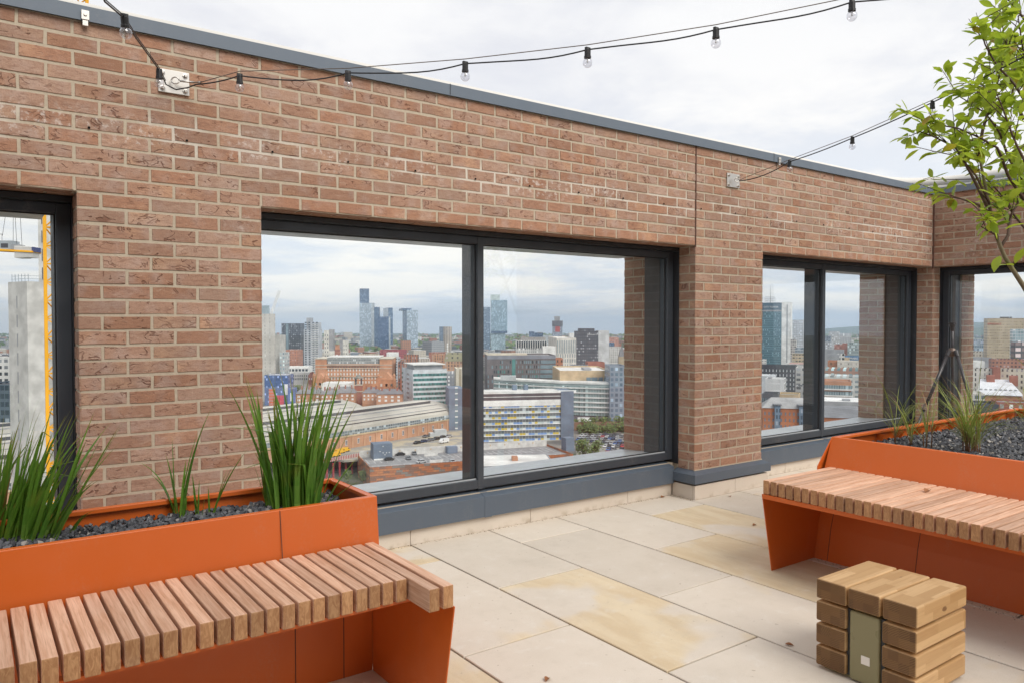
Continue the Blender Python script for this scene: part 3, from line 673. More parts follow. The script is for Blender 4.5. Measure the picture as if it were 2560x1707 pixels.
left = [at(236, -60, 2.55), at(262, 5, 2.70), at(309, 45, 2.92), at(340, 96, 3.18), at(372, 140, 3.45), at(398, 176, 3.74), at(412, 205, 3.85)]
cm = MB(); cm.tube(left + cp, .0034, 8); cm.tube([q + Vector((.004, 0, .006)) for q in left], .0022, 6); obj('cable', cm, M['blk'], fl, smooth=True)
for b in BP: lamp(fl, b)
lamp(fl, at(311, 42, 2.92), Vector((.12, .25, -1)).normalized()); lamp(fl, at(398, 178, 3.72))
f2 = thing('festoon_lights', 'string of clear bulbs on black cable running from the right plate into the tree', 'string lights', pB)
B2 = [at(1974, 405, 6.0), at(2131, 346, 5.42), at(2331, 257, 4.83)]; E2 = at(2640, 100, 4.1)
wm = MB(); wm.tube([pB + Vector((.02, -.01, 0))] + [b + Vector((0, 0, .016)) for b in B2] + [E2 + Vector((0, 0, .016))], .0024, 7); obj('support_wire', wm, M['wire'], f2, smooth=True)
cp = wavy(pB + Vector((.01, -.02, -.01)), B2[0], 8, .03); cp += wavy(B2[0], B2[1], 8, .008)[1:] + wavy(B2[1], B2[2], 8, .006)[1:] + wavy(B2[2], E2, 8, .006)[1:]
cm = MB(); cm.tube(cp, .0042, 8); obj('cable', cm, M['blk'], f2, smooth=True)
for b in B2: lamp(f2, b)

# unseen brick block added behind the camera to cut low light under the benches
bw = thing('unseen_light_block', 'unseen brick block added behind the camera to block low light', 'building', (-3, -8.5, 0))
b_ = MB(); b_.box((-9, -12, 0), (1.6, -7.4, 6.4)); obj('wall', b_, M['brick'], bw)

# ================================================================ PLANTS
def blade(mb, p, az, lean, L, wd, droop, n=8, twist=0., seed=None):
    r = rng.random() if seed is None else seed; r2 = rng.random()
    d2 = Vector((math.cos(az), math.sin(az), 0)); sd_ = Vector((-math.sin(az + twist), math.cos(az + twist), 0))
    q = Vector(p); vs = []; th = lean; kink = rng.randint(4, n - 1) if rng.random() < .10 and L > .2 else -1
    for i in range(n + 1):
        t = i / n; w_ = wd * (.62 + .38 * min(1, t * 3)) * (1 - t ** 2.4) + .0004
        up = Vector((0, 0, math.cos(th))) + d2 * math.sin(th); nn = sd_.cross(up).normalized()
        vs += [q - sd_ * w_ / 2, q + nn * w_ * .16, q + sd_ * w_ / 2]
        q = q + up * (L / n); th += droop / n * (.3 + 1.4 * t) + (rng.uniform(.9, 1.7) if i == kink else 0)
    o = len(mb.v); mb.v += [tuple(v) for v in vs]
    for i in range(n):
        for j in (0, 1):
            mb.f.append((o + i * 3 + j, o + i * 3 + j + 1, o + i * 3 + j + 4, o + i * 3 + j + 3)); mb.t.append((max(r, .01), (i + .5) / n, r2))
def iris(name, label, base, blades, group='strappy green plants in the left planter'):
    mb = MB()
    for b in blades: blade(mb, *b)
    return tag(obj(name, mb, M['iris'], smooth=True), label, 'plant', group)
AZR = math.atan2(RT.y, RT.x)                 # towards the right of the picture
GZ = .665
def toward(px, base):                        # azimuth: picture right (px>0) or left
    return AZR if px > 0 else AZR + math.pi
c1 = onz(746, 1283, GZ); bl = []
for i in range(125):
    u = rng.gauss(0, 1); u = max(-1.7, min(1.7, u)); ox = u * .045 + rng.uniform(-.03, .03)
    p = c1 + RT * ox + Vector((0, rng.uniform(-.03, .11), -.03))
    L = rng.uniform(.38, .68) if i % 3 else rng.uniform(.16, .38)
    ln = u * .10 + rng.gauss(.03, .07); az = toward(ln, p) + rng.gauss(0, .35)
    bl.append((p, az, abs(ln), L, rng.uniform(.016, .028), abs(rng.gauss(.12, .22)) + abs(ln) * .5, 8, rng.gauss(0, .7)))
for tx, ty, bx in ((690, 925, 690), (802, 928, 745), (738, 960, 715), (703, 985, 690), (895, 975, 780), (850, 965, 765), (830, 1000, 740), (898, 1060, 790), (655, 1090, 672), (905, 1150, 800), (640, 1110, 668), (920, 1210, 795)):
    p = onz(bx, 1285, GZ - .02); d_ = (p - CAM).dot(FW); L = math.hypot(tx - bx, ty - 1285) / FPX * d_; a_ = math.atan2(tx - bx, 1285 - ty)
    bl.append((p, toward(a_, p), abs(a_) * .72, L * 1.03, .019, abs(a_) * .6, 9, rng.gauss(0, .4)))
iris('strap_leaf_plant', 'tallest dense clump of upright strappy green leaves near the right end of the left planter', c1, bl)
c0 = onz(35, 1355, GZ); bl = []
for i in range(115):
    u = max(-1.8, min(1.8, rng.gauss(0, 1))); p = c0 + RT * (u * .085 - .02) + Vector((0, rng.uniform(-.03, .14), -.03))
    L = rng.uniform(.28, .56) if i % 3 else rng.uniform(.15, .3); ln = .24 + u * .14 + rng.gauss(0, .11)
    bl.append((p, toward(ln, p) + rng.gauss(0, .35), abs(ln), L, rng.uniform(.013, .022), abs(rng.gauss(.25, .25)), 8, rng.gauss(0, .7)))
for tx, ty, bx in ((205, 1050, 90), (78, 1045, 20), (162, 1000, 60), (297, 1143, 95), (265, 1222, 110), (105, 1072, 40), (212, 1052, 70), (160, 1190, 80), (182, 1102, 90)):
    p = onz(bx, 1352, GZ - .02); d_ = (p - CAM).dot(FW); L = math.hypot(tx - bx, ty - 1352) / FPX * d_; a_ = math.atan2(tx - bx, 1352 - ty)
    bl.append((p, toward(a_, p), abs(a_) * .6, L * 1.05, .015, abs(a_) * .75, 9, rng.gauss(0, .4)))
iris('strap_leaf_plant', 'leaning clump of strappy green leaves at the far left edge of the left planter', c0, bl)
def tuft(label, items):
    mb = MB()
    for bx, by, tx, ty, wd, dr in items:
        p = onz(bx, by, GZ - .01); d_ = (p - CAM).dot(FW); L = math.hypot(tx - bx, ty - by) / FPX * d_; a_ = math.atan2(tx - bx, by - ty)
        blade(mb, p, toward(a_, p), abs(a_) * (1 - dr), L * (1 + .15 * dr), wd * 1.45, abs(a_) * dr * 2.2, 9, rng.gauss(0, .3))
    tag(obj('strap_leaf_plant', mb, M['iris'], smooth=True), label, 'plant', 'strappy green plants in the left planter')
tuft('small tuft with one tall leaf arching right, middle of the left planter', [(450, 1296, 549, 1031, .014, .5), (438, 1297, 432, 1090, .012, .2), (446, 1297, 505, 1085, .012, .4), (455, 1297, 520, 1080, .010, .5), (440, 1296, 365, 1198, .010, .6), (436, 1296, 318, 1180, .009, .75), (441, 1298, 388, 1215, .016, .6), (452, 1298, 468, 1150, .012, .3), (446, 1296, 412, 1140, .011, .4), (458, 1299, 470, 1240, .009, .3)])
tuft('pair of thin short shoots between the two small tufts of the left planter', [(492, 1296, 480, 1183, .009, .3), (495, 1296, 500, 1200, .009, .3), (499, 1297, 478, 1228, .006, .4), (504, 1297, 515, 1238, .006, .3), (472, 1300, 462, 1256, .006, .5)])
tuft('low splayed tuft with a yellowing leaf bent right towards the window, left planter', [(528, 1292, 629, 1130, .012, .3), (530, 1292, 590, 1165, .012, .3), (524, 1293, 521, 1216, .010, .2), (535, 1292, 578, 1170, .010, .4), (532, 1293, 560, 1225, .010, .4)])
tuft('single yellow leaf lying over the slate near the left planter front', [(172, 1338, 248, 1288, .013, .5), (180, 1338, 240, 1296, .008, .6)])

def sedge(label, base, n, L, spread, stems, w=.006):
    t = thing('ornamental_grass', label, 'plant', base, 0, 'thin arching grasses in the right planter')
    mb, sm_ = MB(), MB()
    for i in range(stems):
        p = Vector(base) + Vector((rng.gauss(0, spread), rng.gauss(0, spread), -.02)); h = rng.uniform(.07, .16); q = p + Vector((rng.gauss(0, .012), rng.gauss(0, .012), h))
        sm_.tube([p, p.lerp(q, .5) + Vector((.003, 0, 0)), q], [.0042, .0036, .0025], 6)
        for j in range(max(2, n // stems)):
            a = rng.uniform(0, 2 * math.pi); s_ = p.lerp(q, rng.uniform(.45, 1.))
            blade(mb, s_, a, rng.uniform(.12, .85), L * rng.uniform(.4, 1.05), w * rng.uniform(.7, 1.3), rng.uniform(.5, 2.0), 10, rng.gauss(0, .3))
    obj('stem', sm_, M['stem'], t, smooth=True); obj('foliage', mb, M['sedge'], t, smooth=True)
    return t
g1 = onz(2236, 1107, GZ - .01); sedge('sparse two-stemmed grass nearest the far corner of the right planter', g1, 26, .52, .006, 2, .005)
g2 = onz(2272, 1112, GZ - .01); sedge('sparse upright grass just right of the two-stemmed one in the right planter', g2, 26, .46, .014, 3, .005)
g4 = onz(2318, 1118, GZ - .01); sedge('low thin grass with bare reddish stems left of the big clump in the right planter', g4, 22, .42, .03, 4, .005)
g3 = onz(2428, 1130, GZ - .01); sedge('biggest grass clump spilling over the slate in the right planter', g3, 150, .60, .028, 13, .0055)
g5 = onz(2600, 1075, GZ); t5 = sedge('bronze tipped grass at the right edge of the picture beside the tree trunk', g5, 60, .5, .04, 7, .008)
mb = MB()
for bx, by, tx, ty, w_ in ((2640, 1085, 2470, 948, .014), (2650, 1100, 2535, 965, .008), (2630, 1085, 2500, 985, .005)):
    p = onz(bx, by, GZ); d_ = (p - CAM).dot(FW); L = math.hypot(tx - bx, ty - by) / FPX * d_
    blade(mb, p + Vector((0, 0, .08)), AZR + math.pi, .35, L * 1.05, w_, .95, 10, .4, .3)
obj('broad_leaf', mb, M['sedge'], t5, smooth=True)

# ---- the young tree
def f_leaf(q, b):
    a = q.new('ShaderNodeAttribute', attribute_name='tint'); r_, h_, s_ = q.xyz(a.outputs['Vector'])
    c = q.mix(r_, (.21, .33, .03), (.44, .53, .07)); c = q.mix(q.ss(s_, .95, .97), c, (.33, .20, .03))
    c = q.mix(q.ss(h_, .5, .1, 0, .35), c, (.34, .42, .09))
    bc(q, c); b.inputs['Roughness'].default_value = .4
    t = q.new('ShaderNodeBsdfTranslucent'); q.put(t.inputs[0], q.mix(.5, c, (.50, .62, .04)))
    ms = q.new('ShaderNodeMixShader'); ms.inputs[0].default_value = .52
    q.l.new(b.outputs[0], ms.inputs[1]); q.l.new(t.outputs[0], ms.inputs[2]); q.l.new(ms.outputs[0], q.out.inputs[0])
def f_bark(q, b):
    o = q.obj(); n = q.noise(q.vm('MULTIPLY', o, (1., 1., .35)), 60, 4, .7)
    c = q.mix(n, (.10, .075, .045), (.26, .22, .14)); c = q.mix(q.ss(q.noise(o, 9, 3), .45, .65), c, (.19, .20, .06))
    bc(q, c); b.inputs['Roughness'].default_value = .9; nrm(q, q.bump(n, .6, .004))
mleaf, mbark, mtwig = mat('tree_leaf', f_leaf), mat('tree_bark', f_bark), mat('twig_bark', None, (.085, .05, .035), .8)
tr = thing('young_tree', 'young broad leaved tree with bright green leaves rising from the right planter', 'tree', (5.15, -2.75, .64))
tk, tw, lv = MB(), MB(), MB()
def leaf(p, d, up, L, fold=.25, t=None):
    d = d.normalized(); s_ = d.cross(up)
    if s_.length < .05: s_ = d.orthogonal()
    s_.normalize(); n_ = s_.cross(d); W = L * rng.uniform(.40, .52); cv = rng.uniform(-.05, .30)
    st = [(0, .0), (.12, .42), (.32, .88), (.55, 1.), (.78, .66), (.92, .24), (1., .0)]
    C = [p + d * L * a + n_ * (-cv * L * a * a) for a, _ in st]
    vs = []; tt = t or (max(.01, rng.random()), rng.uniform(.3, 1), rng.random())
    for (a, b_), c in zip(st, C): vs += [c - s_ * W / 2 * b_ + n_ * W * fold * b_ * .5, c, c + s_ * W / 2 * b_ + n_ * W * fold * b_ * .5]
    fs = []
    for i in range(6): fs += [(i * 3, i * 3 + 1, i * 3 + 4, i * 3 + 3), (i * 3 + 1, i * 3 + 2, i * 3 + 5, i * 3 + 4)]
    lv.add(vs, fs, tt)
def resample(P, n):
    ds = [0]
    for a, b_ in zip(P, P[1:]): ds.append(ds[-1] + (b_ - a).length)
    o = []
    for i in range(n + 1):
        s_ = ds[-1] * i / n; k = 0
        while k < len(P) - 2 and ds[k + 1] < s_: k += 1
        o.append(P[k].lerp(P[k + 1], (s_ - ds[k]) / max(1e-6, ds[k + 1] - ds[k])))
    return o
def foliate(P, dens, tl=(.10, .28)):
    n = max(3, int(sum((b_ - a).length for a, b_ in zip(P, P[1:])) * dens)); Q = resample(P, n)
    for i in range(1, n + 1):
        d0 = (Q[i] - Q[i - 1]).normalized(); rv = Vector((rng.gauss(0, 1), rng.gauss(0, 1), rng.gauss(.25, .8))).normalized()
        dr = (d0 * .55 + rv).normalized(); L = rng.uniform(*tl); m_ = Q[i] + dr * L * .5 + Vector((0, 0, .012)); e = Q[i] + dr * L + Vector((0, 0, .03))
        tw.tube([Q[i], m_, e], [.0032, .0024, .0014], 5)
        for k in range(rng.randint(8, 12)):
            t = rng.uniform(.25, 1.); b_ = Q[i].lerp(m_, t * 2) if t < .5 else m_.lerp(e, t * 2 - 1)
            ld = (dr * rng.uniform(.2, 1.) + Vector((rng.gauss(0, .8), rng.gauss(0, .8), rng.gauss(-.12, .55)))).normalized()
            tw.tube([b_, b_ + ld * .012], .0009, 4, cap=False)
            leaf(b_ + ld * .012, ld, Vector((rng.gauss(0, .35), rng.gauss(0, .35), 1)), rng.uniform(.062, .104))
ST_ = [(2720, 1060, 4.45), (2640, 850, 4.38), (2560, 718, 4.32), (2532, 675, 4.3), (2513, 645, 4.29), (2494, 600, 4.27), (2479, 548, 4.25), (2470, 500, 4.24), (2458, 440, 4.2), (2448, 390, 4.18)]
P = [at(q[0], q[1], q[2] + .25) for q in ST_]; tk.tube(resample(P, 26), [.022 - .015 * i / 26 for i in range(27)], 9)
BR = [([(2560, 500, 4.3), (2520, 440, 4.25), (2496, 372, 4.2), (2450, 345, 4.15), (2394, 321, 4.1), (2350, 314, 4.08), (2322, 308, 4.06)], 18),
      ([(2494, 600, 4.27), (2470, 500, 4.2), (2440, 440, 4.12), (2410, 405, 4.06), (2378, 388, 4.02)], 20),
      ([(2560, 450, 4.5), (2523, 400, 4.45), (2498, 330, 4.4), (2465, 285, 4.4), (2420, 255, 4.38), (2398, 242, 4.36)], 15),
      ([(2640, 380, 4.2), (2560, 250, 4.15), (2532, 205, 4.15), (2496, 170, 4.1), (2465, 120, 4.05), (2446, 55, 4.05)], 19),
      ([(2650, 350, 4.5), (2590, 220, 4.5), (2558, 130, 4.45), (2545, 40, 4.4)], 24),
      ([(2476, 535, 4.25), (2445, 512, 4.2), (2415, 502, 4.15), (2392, 494, 4.1)], 18),
      ([(2500, 620, 4.28), (2520, 590, 4.3), (2527, 540, 4.35), (2560, 480, 4.4), (2600, 430, 4.5)], 17),
      ([(2640, 640, 4.4), (2565, 575, 4.4), (2530, 532, 4.38), (2512, 498, 4.35), (2480, 462, 4.3)], 14),
      ([(2448, 390, 4.18), (2455, 330, 4.2), (2480, 250, 4.25), (2505, 170, 4.3), (2520, 90, 4.3)], 19),
      ([(2600, 520, 4.1), (2570, 420, 4.0), (2535, 350, 4.0), (2510, 280, 4.0), (2490, 230, 3.98)], 18),
      ([(2700, 900, 4.45), (2680, 700, 4.5), (2650, 520, 4.5), (2640, 350, 4.5), (2660, 200, 4.5), (2690, 50, 4.5)], 12),
      ([(2680, 500, 4.6), (2720, 350, 4.6), (2760, 150, 4.6)], 12), ([(2491, 586, 4.27), (2468, 576, 4.2), (2452, 566, 4.15)], 14), ([(2470, 520, 4.2), (2430, 440, 4.2), (2390, 370, 4.2), (2340, 345, 4.2), (2300, 330, 4.2)], 17), ([(2560, 300, 4.7), (2530, 240, 4.7), (2540, 150, 4.7)], 22), ([(2600, 120, 4.3), (2570, 60, 4.3), (2530, 10, 4.3), (2500, -20, 4.3)], 16)]
for pts, dn in BR:
    P = [at(q[0], q[1], q[2] + .25) for q in pts]; n_ = 14; (tk if dn == 12 else tw).tube(resample(P, n_), [.0105 - .0075 * i / n_ for i in range(n_ + 1)], 6)
    foliate(P[1:] if len(P) > 3 else P, dn)
for a_, b_ in (((2476, 690, 4.25), (2560, 720, 4.25)),):
    pass
for px, py, dx, dy in ((2535, 665, -60, -18), (2537, 660, 28, -40), (2500, 640, -25, 45), (2512, 575, 40, -20)):
    b_ = at(px, py, 4.53); leaf(b_, at(px + dx, py + dy, 4.45) - b_, Vector((0, 0, 1)), .13)
obj('trunk', tk, mbark, tr, smooth=True); obj('twigs', tw, mtwig, tr, smooth=True); obj('crown', lv, mleaf, tr, smooth=True)

# ---- fallen leaves
for sx, sy, z_, L, a, lb in ((1882, 1313, .003, .055, .2, 'curled brown leaf lying on the paving left of the right bench end panel'), (1225, 1319, .004, .05, 1.1, 'upturned brown leaf against the skirting under the large window'),
        (2313, 1230, ST + .002, .07, .1, 'pale dry leaf lying on the right bench slats'), (1985, 1613, .003, .04, 2.2, 'small orange leaf on the paving left of the timber stool'),
        (1826, 1241, .004, .05, .8, 'brown leaf at the foot of the pier skirting'), (1653, 1243, .004, .06, .3, 'orange leaf in the corner below the pier flashing'), (1364, 1703, .003, .05, .6, 'brown leaf at the bottom edge of the picture on the pale paving')):
    p = onz(sx, sy, z_); lv = MB(); d_ = Vector((math.cos(a), math.sin(a), .02 if sx != 1225 else .8)); leaf(p, d_, Vector((0, 0, 1)), L, .9)
    tag(obj('fallen_leaf', lv, M['dead'], smooth=True), lb, 'leaf', 'fallen leaves')

# ================================================================ CITY
GR = -64.5                                  # street level below the terrace
REARTH = 528000.
def gz(d): return GR - d * d / (2 * REARTH)
def facade(name, wall, glass, fh, bw, wf, hf, lit=.25, rough=.6, pal=None, vstripe=0.):
    def f(q, b):
        o = q.obj(); x, y, z = q.xyz(o); n = q.new('ShaderNodeTexCoord').outputs['Normal']; nx, ny, nz = q.xyz(n)
        sidef = q.m('GREATER_THAN', q.m('ABSOLUTE', nx), .6)
        u = q.m('ADD', q.m('MULTIPLY', x, q.m('SUBTRACT', 1., sidef)), q.m('MULTIPLY', y, sidef))
        fu, fv = q.m('DIVIDE', u, bw), q.m('DIVIDE', z, fh)
        cu, cv = q.m('FLOOR', fu), q.m('FLOOR', fv)
        pu, pv_ = q.m('ABSOLUTE', q.m('SUBTRACT', q.m('FRACT', fu), .5)), q.m('ABSOLUTE', q.m('SUBTRACT', q.m('FRACT', fv), .5))
        msk = q.m('MULTIPLY', q.m('LESS_THAN', pu, wf / 2), q.m('LESS_THAN', pv_, hf / 2))
        msk = q.m('MULTIPLY', msk, q.m('LESS_THAN', q.m('ABSOLUTE', nz), .5))
        rn = q.white(q.cmb(cu, cv, sidef)); gcol = q.mix(q.ss(rn, 1 - lit - .02, 1 - lit), glass, tuple(min(1, v * 2.2 + .18) for v in glass))
        gcol = q.mix(q.ss(q.white(q.cmb(cv, cu, 3.)), .4, 1., 0, .5), gcol, tuple(v * .35 for v in glass))
        if pal:
            ov = q.m('FRACT', fv); spand = q.m('LESS_THAN', ov, .40); rc = q.white(q.cmb(cu, cv, 9.))
            pc = pal[0]
            for i, c_ in enumerate(pal[1:]): pc = q.mix(q.m('GREATER_THAN', rc, (i + 1) / len(pal)), pc, c_)
            gcol = q.mix(spand, gcol, pc)
        wn = q.noise(o, .09, 4); wl = q.mix(q.ss(wn, .3, .75), tuple(v * .82 for v in wall), tuple(min(1, v * 1.12) for v in wall))
        if vstripe: wl = q.mix(q.ss(q.white(q.cmb(q.m('FLOOR', q.m('DIVIDE', u, vstripe)), 2., 2.)), .4, .6, 0, .7), wl, tuple(v * .25 for v in wall))
        bc(q, q.mix(msk, wl, gcol)); q.put(b.inputs['Roughness'], q.m('SUBTRACT', rough, q.m('MULTIPLY', msk, rough - .12)))
    return mat('facade_' + name, f)
def plain(name, c, r=.8, s=.12):
    def f(q, b):
        o = q.obj(); bc(q, q.mix(q.ss(q.noise(o, s, 5, .6), .3, .7), tuple(v * .78 for v in c), tuple(min(1, v * 1.15) for v in c)))
    return mat('city_' + name, f, rough=r)
WHT, CREAM, GREYC, DGREY, CONC = plain('white', (.76, .76, .74)), plain('cream', (.58, .52, .42)), plain('grey', (.33, .34, .36)), plain('dark_grey', (.075, .078, .09)), plain('concrete', (.60, .59, .565), s=.35)
BRK, RBRK, TAN, SLATE, BLUEG, TERR = plain('orange_brick', (.50, .25, .15)), plain('red_brick', (.37, .15, .11)), plain('tan', (.55, .42, .27)), plain('slate_roof', (.22, .225, .24)), plain('blue_grey', (.16, .205, .27)), plain('terracotta', (.56, .27, .15))
ROOFG, ROOFP, GLS, DGL, TEAL = plain('grey_roof', (.36, .36, .36)), plain('pale_roof', (.70, .69, .66)), plain('glass', (.20, .27, .31), .15), plain('dark_glass', (.045, .06, .075), .12), plain('teal_glass', (.10, .25, .24), .15)
BLUEN, YEL_, SALM, PINKR = plain('blue_net', (.10, .17, .45)), plain('yellow', (.85, .42, .02)), plain('salmon_brick', (.45, .21, .14)), plain('pink', (.62, .05, .10))
UNIT = {}
def unit_box(m):                             # 1 m cube, back face on y=0, shared by window parts
    if m.name not in UNIT:
        b = MB(); b.box((-.5, -.5, 0), (.5, .5, 1)); me = bpy.data.meshes.new('window'); me.from_pydata(b.v, [], b.f); me.materials.append(m); me.update(); UNIT[m.name] = me
    return UNIT[m.name]
def part(name, me, parent, loc, sc):
    o = bpy.data.objects.new(name, me); COL.objects.link(o); o.parent = parent; o.location = loc; o.scale = sc; return o
def windows(root, W, D, rows, cols, wf, z0, fh, hf, m, side=None, name='window', cap=100):
    slots = []
    for r in range(rows):
        for c in range(cols): slots.append(((c + .5) * W / cols, 0., W / cols * wf, .16, z0 + r * fh))
        if side:
            for c in range(side[1]): slots.append((0. if side[0] < 0 else W, (c + .5) * D / side[1], .16, D / side[1] * wf, z0 + r * fh))
    slots.sort(key=lambda s_: -s_[4])
    for x, y, wx, wy, z_ in slots[:cap]: part(name, unit_box(m), root, (x, y, z_), (wx, wy, fh * hf))
    if len(slots) > cap:
        b = MB()
        for x, y, wx, wy, z_ in slots[cap:]: b.box((x - wx / 2, y - wy / 2, z_), (x + wx / 2, y + wy / 2, z_ + fh * hf))
        tag(obj(name, b, m, root, local=True), kind='stuff')
def bands(root, W, D, z0, fh, n, hf, m, out=.12, name='window_band'):
    for i in range(n):
        b = MB(); z_ = z0 + i * fh; b.box((-out, -out, z_), (W + out, D + out, z_ + fh * hf)); obj(name, b, m, root, local=True)
CITY = []
def bld(name, label, xa, xb, yt, d, th=0., D=18., xs=None, body=None, roof=None, par=1.0, zb=None, cat='building', group=None, plant=None):
    if xs is None and xa > 1850: th -= 28
    th = R(th); fx = RT * math.cos(th) + FH * math.sin(th); fy = -RT * math.sin(th) + FH * math.cos(th)
    A = CAM + FW * 0 + d * (FH + (xa - 1280) / FPX * RT); ua, ub = (xa - 1280) / FPX, (xb - 1280) / FPX
    W = (ub * d - ua * d) / (math.cos(th) - ub * math.sin(th))
    if xs is not None:
        us = (xs - 1280) / FPX
        if xs < xa: D = (us * d - ua * d) / (-math.sin(th) - us * math.cos(th))
        else:
            db = d + W * math.sin(th); D = (us * db - ub * db) / (-math.sin(th) - us * math.cos(th))
        D = max(3., min(90., D))
    base = gz(d) if zb is None else zb; top = CAM.z + d * ((853.5 - yt) / FPX + math.tan(PIT)); H = top - base
    rz = math.atan2(fx.y, fx.x)
    t = thing(name, label, cat, (A.x, A.y, base), rz, group); t['_w'] = 0; del t['_w']
    b = MB(); b.add([(0, 0, 0), (W, 0, 0), (W, D, 0), (0, D, 0), (0, 0, H), (W, 0, H), (W, D, H), (0, D, H)], [(0, 1, 5, 4), (1, 2, 6, 5), (2, 3, 7, 6), (3, 0, 4, 7)])
    p_ = .35
    b.add([(0, 0, H), (W, 0, H), (W, D, H), (0, D, H), (p_, p_, H), (W - p_, p_, H), (W - p_, D - p_, H), (p_, D - p_, H), (p_, p_, H - par), (W - p_, p_, H - par), (W - p_, D - p_, H - par), (p_, D - p_, H - par)],
          [(0, 1, 5, 4), (1, 2, 6, 5), (2, 3, 7, 6), (3, 0, 4, 7), (4, 5, 9, 8), (5, 6, 10, 9), (6, 7, 11, 10), (7, 4, 8, 11)])
    obj('wall', b, body or WHT, t, local=True)
    rf = MB(); rf.box((p_ + .02, p_ + .02, H - par - .3), (W - p_ - .02, D - p_ - .02, H - par)); rfo = obj('roof', rf, roof or ROOFG, t, local=True)
    if plant:
        pm, rects = plant
        for (x0, x1, y0, y1, h) in rects:
            q = MB(); q.box((W * x0, D * y0, H - par + .01), (W * x1, D * y1, H - par + h)); obj('plant_room', q, pm, t, local=True)
    return t, W, D, H
def gable_roof(t, W, D, H, h, m, axis='x', ov=.4, name='pitched_roof'):
    b = MB()
    if axis == 'x': b.add([(-ov, -ov, H), (W + ov, -ov, H), (W + ov, D + ov, H), (-ov, D + ov, H), (-ov + D * .3, D / 2, H + h), (W + ov - D * .3, D / 2, H + h)], [(0, 1, 5, 4), (2, 3, 4, 5), (1, 2, 5), (3, 0, 4)])
    else: b.add([(0, -.2, H), (W, -.2, H), (W, D, H), (0, D, H), (W / 2, -.2, H + h), (W / 2, D, H + h)], [(0, 1, 4), (1, 2, 5, 4), (2, 3, 5), (3, 0, 4, 5)])
    return obj(name, b, m, t, local=True)

# ---- terrain
tg = MB(); NR, NA = 46, 60
rad = [0.] + [30 * (13500 / 30) ** (i / (NR - 1)) for i in range(NR)]
for r in rad[1:]:
    for a in range(NA): tg.v.append((CAM.x + r * math.cos(2 * math.pi * a / NA), CAM.y + r * math.sin(2 * math.pi * a / NA), gz(r)))
tg.v.append((CAM.x, CAM.y, GR)); n0 = len(tg.v) - 1
for a in range(NA): tg.f.append((n0, a, (a + 1) % NA)); tg.t.append((0, 0, 0))
for i in range(NR - 1):
    for a in range(NA): tg.f.append((i * NA + a, (i + 1) * NA + a, (i + 1) * NA + (a + 1) % NA, i * NA + (a + 1) % NA)); tg.t.append((0, 0, 0))
def f_ground(q, b):
    o = q.obj(); r_ = q.vm('LENGTH', o)
    n = q.noise(o, .012, 4, .6); n2 = q.noise(o, .05, 3)
    c = q.mix(q.ss(n2, .4, .6), (.12, .12, .118), (.24, .225, .20)); c = q.mix(q.ss(n, .52, .6), c, (.055, .085, .03))
    far = q.mix(q.ss(q.noise(o, .0016, 4, .7), .42, .6), (.055, .08, .03), (.17, .165, .15))
    bc(q, q.mix(q.ss(r_, 900, 2200), c, far)); b.inputs['Roughness'].default_value = .9
tag(obj('ground', tg, mat('city_ground', f_ground)), kind='structure')
def hill(a0, a1, r, h, seed, col):
    hb = MB(); n = 60; rr = random.Random(seed)
    ph = [(rr.uniform(2, 9), rr.uniform(0, 6), rr.uniform(.1, .35)) for _ in range(4)]
    for i in range(n + 1):
        t = i / n; a = YAW + R(a0 + (a1 - a0) * t); e = math.sin(math.pi * t) ** .6 * (1 + sum(k * math.sin(f * t * 3 + p) for f, p, k in ph) * .6)
        for dr, k in ((-1500, 0.), (-700, .55), (0, 1.), (900, .0)):
            hb.v.append((CAM.x + (r + dr) * math.sin(a), CAM.y + (r + dr) * math.cos(a), gz(min(r + dr, 13400)) - 3 + h * max(0, e) * k))
    for i in range(n):
        for j in range(3): hb.f.append((i * 4 + j, (i + 1) * 4 + j, (i + 1) * 4 + j + 1, i * 4 + j + 1)); hb.t.append((0, 0, 0))
    tag(obj('hills', hb, plain(col, (.05, .085, .035)), smooth=True), kind='structure')
hill(17, 60, 9800, 165, 3, 'hillside'); hill(8, 30, 10500, 70, 5, 'hillside'); hill(24, 48, 6800, 62, 9, 'wooded_ridge'); hill(-45, 6, 10800, 28, 11, 'hillside')

# ---- far-off low-rise city and woods that read as one mass
fb_ = MB(); rr = random.Random(21)
for i in range(2600):
    d = 1150 * (5200 / 1150) ** rr.random(); u = rr.uniform(-.80, .92); c = CAM + d * (FH + u * RT)
    w_, l_, h = rr.uniform(8, 34), rr.uniform(8, 40), rr.choice((6, 7, 8, 9, 11, 14)) * rr.uniform(.8, 1.25) * (1 if rr.random() > .05 else 2.2)
    a = rr.choice((0, .3, .9, 1.3)); z_ = gz(d); ca, sa = math.cos(a), math.sin(a)
    P = [(c.x + x * ca - y * sa, c.y + x * sa + y * ca) for x, y in ((-w_ / 2, -l_ / 2), (w_ / 2, -l_ / 2), (w_ / 2, l_ / 2), (-w_ / 2, l_ / 2))]
    k = rr.random(); t = rr.choice(((.6, .6, .58), (.34, .14, .09), (.38, .19, .12), (.3, .31, .33), (.5, .45, .38), (.12, .13, .15), (.62, .62, .62)))
    fb_.add([(*p, z_) for p in P] + [(*p, z_ + h) for p in P], [(0, 1, 5, 4), (1, 2, 6, 5), (2, 3, 7, 6), (3, 0, 4, 7)], t); fb_.add([(*p, z_ + h) for p in P], [(0, 1, 2, 3)], rr.choice(((.3, .3, .31), (.5, .5, .48), (.15, .15, .17))))
